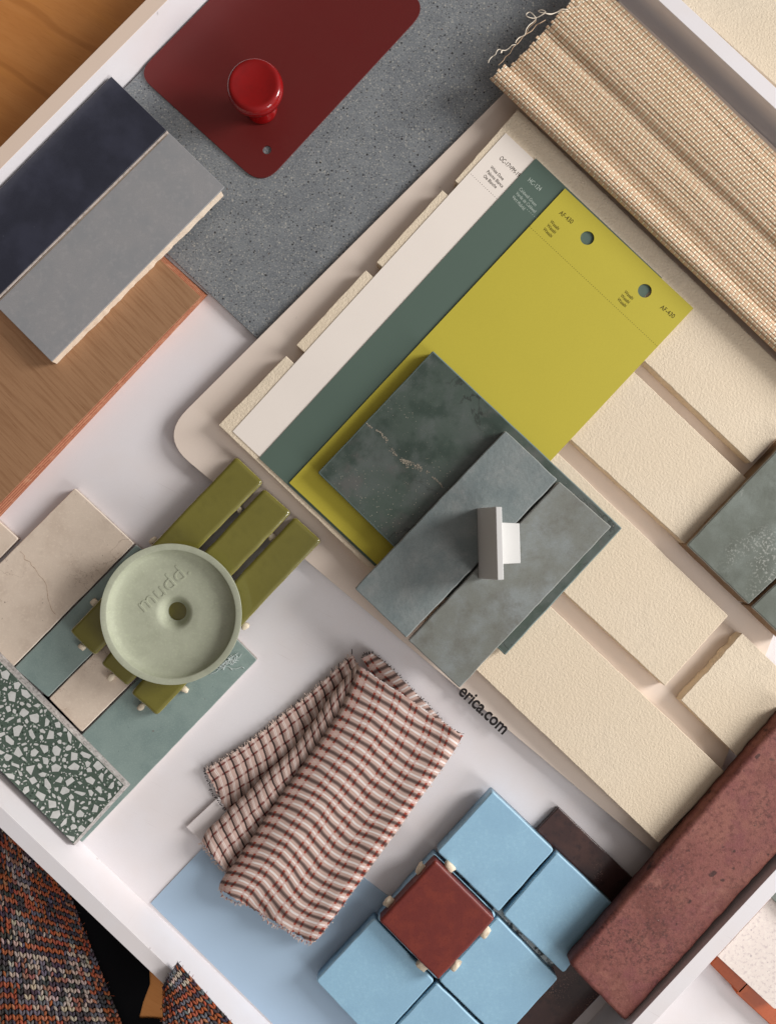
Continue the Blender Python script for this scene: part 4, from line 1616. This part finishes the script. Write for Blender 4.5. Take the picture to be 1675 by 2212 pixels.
parts = [
    cloth(c3_left, c3_right, lambda u, v: 15 + 3.5 * math.sin(u * 3 + v * 9), 1, 40, 90, 0.1, lambda u, v: -20 * u * u, 0, 0, 1.5, 1.5),
    cloth(c0_left, c0_right, lambda u, v: 17 + 6 * (1 - u), 0, 14, 60, 0.3, None, 0, 5, 1.0, 0.8),
    cloth(c2_left, c2_right, lambda u, v: 34 + 7 * math.sin(min(1, u * 1.4) * math.pi) + 2 * math.sin(v * 13), 1, 44, 110, 0.35, lambda u, v: -24 * (1 - (1 - u) ** 2), 10, 0, 1.5, 1.0),
    cloth(c1_left, c1_right, lambda u, v: 54 + 6 * math.sin(math.pi * min(1, u * 1.25)) + (2.0 + 5.0 * v) * math.sin(u * math.pi * 2.6 - 0.4) + hem_wave(u, v) - 14 * max(0, (u - 0.9) / 0.1) ** 2 - 12 * max(0, (v - 0.88) / 0.12) ** 2,
          0, 120, 170, 0.05, s_curve, 11, 9, 1.5, 1.2),
]
cl = empty("checked_cloth", W(720, 1720, 11), "folded brick red, white and black checked cotton cloth with frayed edges", "cloth")
mesh_from("folded_cloth", parts, [M["plaid"], M["plaid_back"]], cl)

# frayed thread ends in one mesh per edge
def fringe(name, curve, z, mat, n, ln, direction, parent, r=0.6, spread=0.5):
    P, _ = resample(curve, n)
    bm_all = bmesh.new()
    for i in range(n):
        p = P[i] + np.array([random.gauss(0, 1.2), random.gauss(0, 1.2)])
        a = direction + random.gauss(0, spread)
        L_ = ln * random.uniform(0.4, 1.25)
        q = p + L_ * np.array([math.cos(a), math.sin(a)])
        mid = (p + q) / 2 + np.array([random.gauss(0, 1), random.gauss(0, 1)])
        b = tube(None, [W(p[0], p[1], z), W(mid[0], mid[1], z + 1), W(q[0], q[1], z - 1)], r * random.uniform(0.7, 1.4) / U, None, sides=4)
        me = bpy.data.meshes.new("tmp")
        b.to_mesh(me)
        b.free()
        bm_all.from_mesh(me)
        bpy.data.meshes.remove(me)
    return finish(name, bm_all, mat, parent, angle=80)


M["fray_pink"] = paper("fray_pink", (214, 192, 178), 0.9)
M["fray_dark"] = paper("fray_dark", (44, 36, 38), 0.9)
M["fray_red"] = paper("fray_red", (140, 62, 48), 0.9)
bot1 = [cz(*p) for p in [(190, 1425), (215, 1475), (280, 1510), (360, 1525), (410, 1540), (440, 1590), (500, 1640), (570, 1660), (640, 1715), (712, 1745)]]
fringe("frayed_edge", bot1, 42, M["fray_pink"], 120, 7, math.radians(115), cl)
fringe("frayed_edge", bot1, 43, M["fray_red"], 26, 6, math.radians(115), cl)
fringe("frayed_edge", c3_left, 16, M["fray_pink"], 110, 6, math.radians(-110), cl)
fringe("frayed_edge", c3_left, 17, M["fray_dark"], 22, 9, math.radians(-105), cl, 0.9, 0.3)
fringe("frayed_edge", [cz(112, 765), cz(150, 880), cz(228, 992)], 16, M["fray_dark"], 40, 4, math.radians(160), cl)
fringe("frayed_edge", [cz(88, 1172), cz(160, 1270), cz(240, 1360)], 28, M["fray_pink"], 50, 6, math.radians(150), cl)
fringe("frayed_edge", c0_right, 18, M["fray_dark"], 40, 4, math.radians(-40), cl)
fringe("frayed_edge", [cz(1000, 128), cz(1030, 105), cz(1058, 98)], 19, M["fray_dark"], 14, 6, math.radians(-110), cl)
fringe("frayed_edge", c1_right, 44, M["fray_pink"], 70, 2.5, math.radians(40), cl)

# ------------------------------------------------------------------ brown tile, blue mosaic, red tile, brick
o = prism("brown_tile", rounded([(1206, 1744), (1456, 1984), (1130, 2324), (880, 2084)], 3), 14.0, 0.3, M["brown"], bevel=7, seg=1)
tag(o, "glossy dark brown marbled tile under the blue tiles and the brick", "tile")


def wxy(x, y):
    return (x, y)


def cb(x, y):   # points measured on an enlargement (950,2500)-(1950,3301)
    return (636.5 + x * 0.4, 1675 + y * 0.4)


BZ0, BZ1 = 14.6, 44
bt_defs = [
    ([cb(1066, 82), cb(1398, 400), cb(1098, 735), cb(768, 410)], "sky blue square tile at the top of the mosaic"),
    ([cb(1412, 410), cb(1720, 700), cb(1450, 1066), cb(1122, 748)], "sky blue square tile shaded by the red brick"),
    ([cb(752, 420), cb(1086, 752), cb(768, 1100), cb(444, 770)], "sky blue square tile almost hidden under the dark red tile"),
    ([cb(1092, 760), cb(1420, 1094), cb(1112, 1430), cb(776, 1102)], "sky blue square tile right below the dark red tile"),
    ([cb(428, 768), cb(752, 1106), cb(440, 1450), cb(114, 1104)], "sky blue square tile at the left of the mosaic"),
    ([cb(766, 1116), cb(1100, 1442), cb(790, 1780), cb(446, 1458)], "sky blue square tile at the bottom edge of the photograph"),
]
back = []
for i, (pts, lab) in enumerate(bt_defs):
    o = pillow("blue_tile", pts, BZ1, BZ0, M["blue"], None, rad=7, b=3.6, seg=4, wob=1.0, seed=71 + i, edgemat=M["edge_blue"])
    tag(o, lab, "tile", "sky blue mosaic tiles")
mesh_poly = [cb(1075, 180), cb(1640, 700), cb(1400, 1010), cb(1330, 1050), cb(790, 1700), cb(200, 1104), cb(440, 830)]
o = prism("mesh_backing", [cb(1066, 160), cb(1600, 720), cb(1440, 980), cb(1040, 1400), cb(790, 1660), cb(190, 1104), cb(520, 740), cb(800, 440)], 18, 14.2, M["backing"], bevel=0.3)
# the mesh runs under the tiles, shown in the joints
for t in list(COL.objects):
    pass
tag(o, "white fibre mesh backing seen in the joints between the blue tiles", "mesh backing")

rt = empty("red_tile", W(936, 2006, 44.2), "dark ox red square tile on top of the blue mosaic", "tile")
pillow("glazed_face", [cb(757, 452), cb(1080, 772), cb(776, 1102), cb(456, 782)], 74, 44.4, M["ox_red"], rt, rad=6, b=7, seg=4, wob=1.0, seed=81, depth=5)
for i, (x, y, a) in enumerate(((678, 505, 48), (508, 682, 48), (836, 492, -42), (1028, 846, 48), (866, 1026, 48), (688, 1026, -45))):
    nub("glue_nub", *cb(x, y), 52, 13, 8, a, rt, 13, 90 + i)

o = pillow("red_brick", [(1226, 2079), (1700, 1528), (1850, 1645), (1348, 2204)], 92, 58, M["brick"], None, rad=11, b=11, seg=6, wob=2.2, seed=91, depth=9)
tag(o, "rough red brick slip with black specks, standing along the tray wall", "brick")
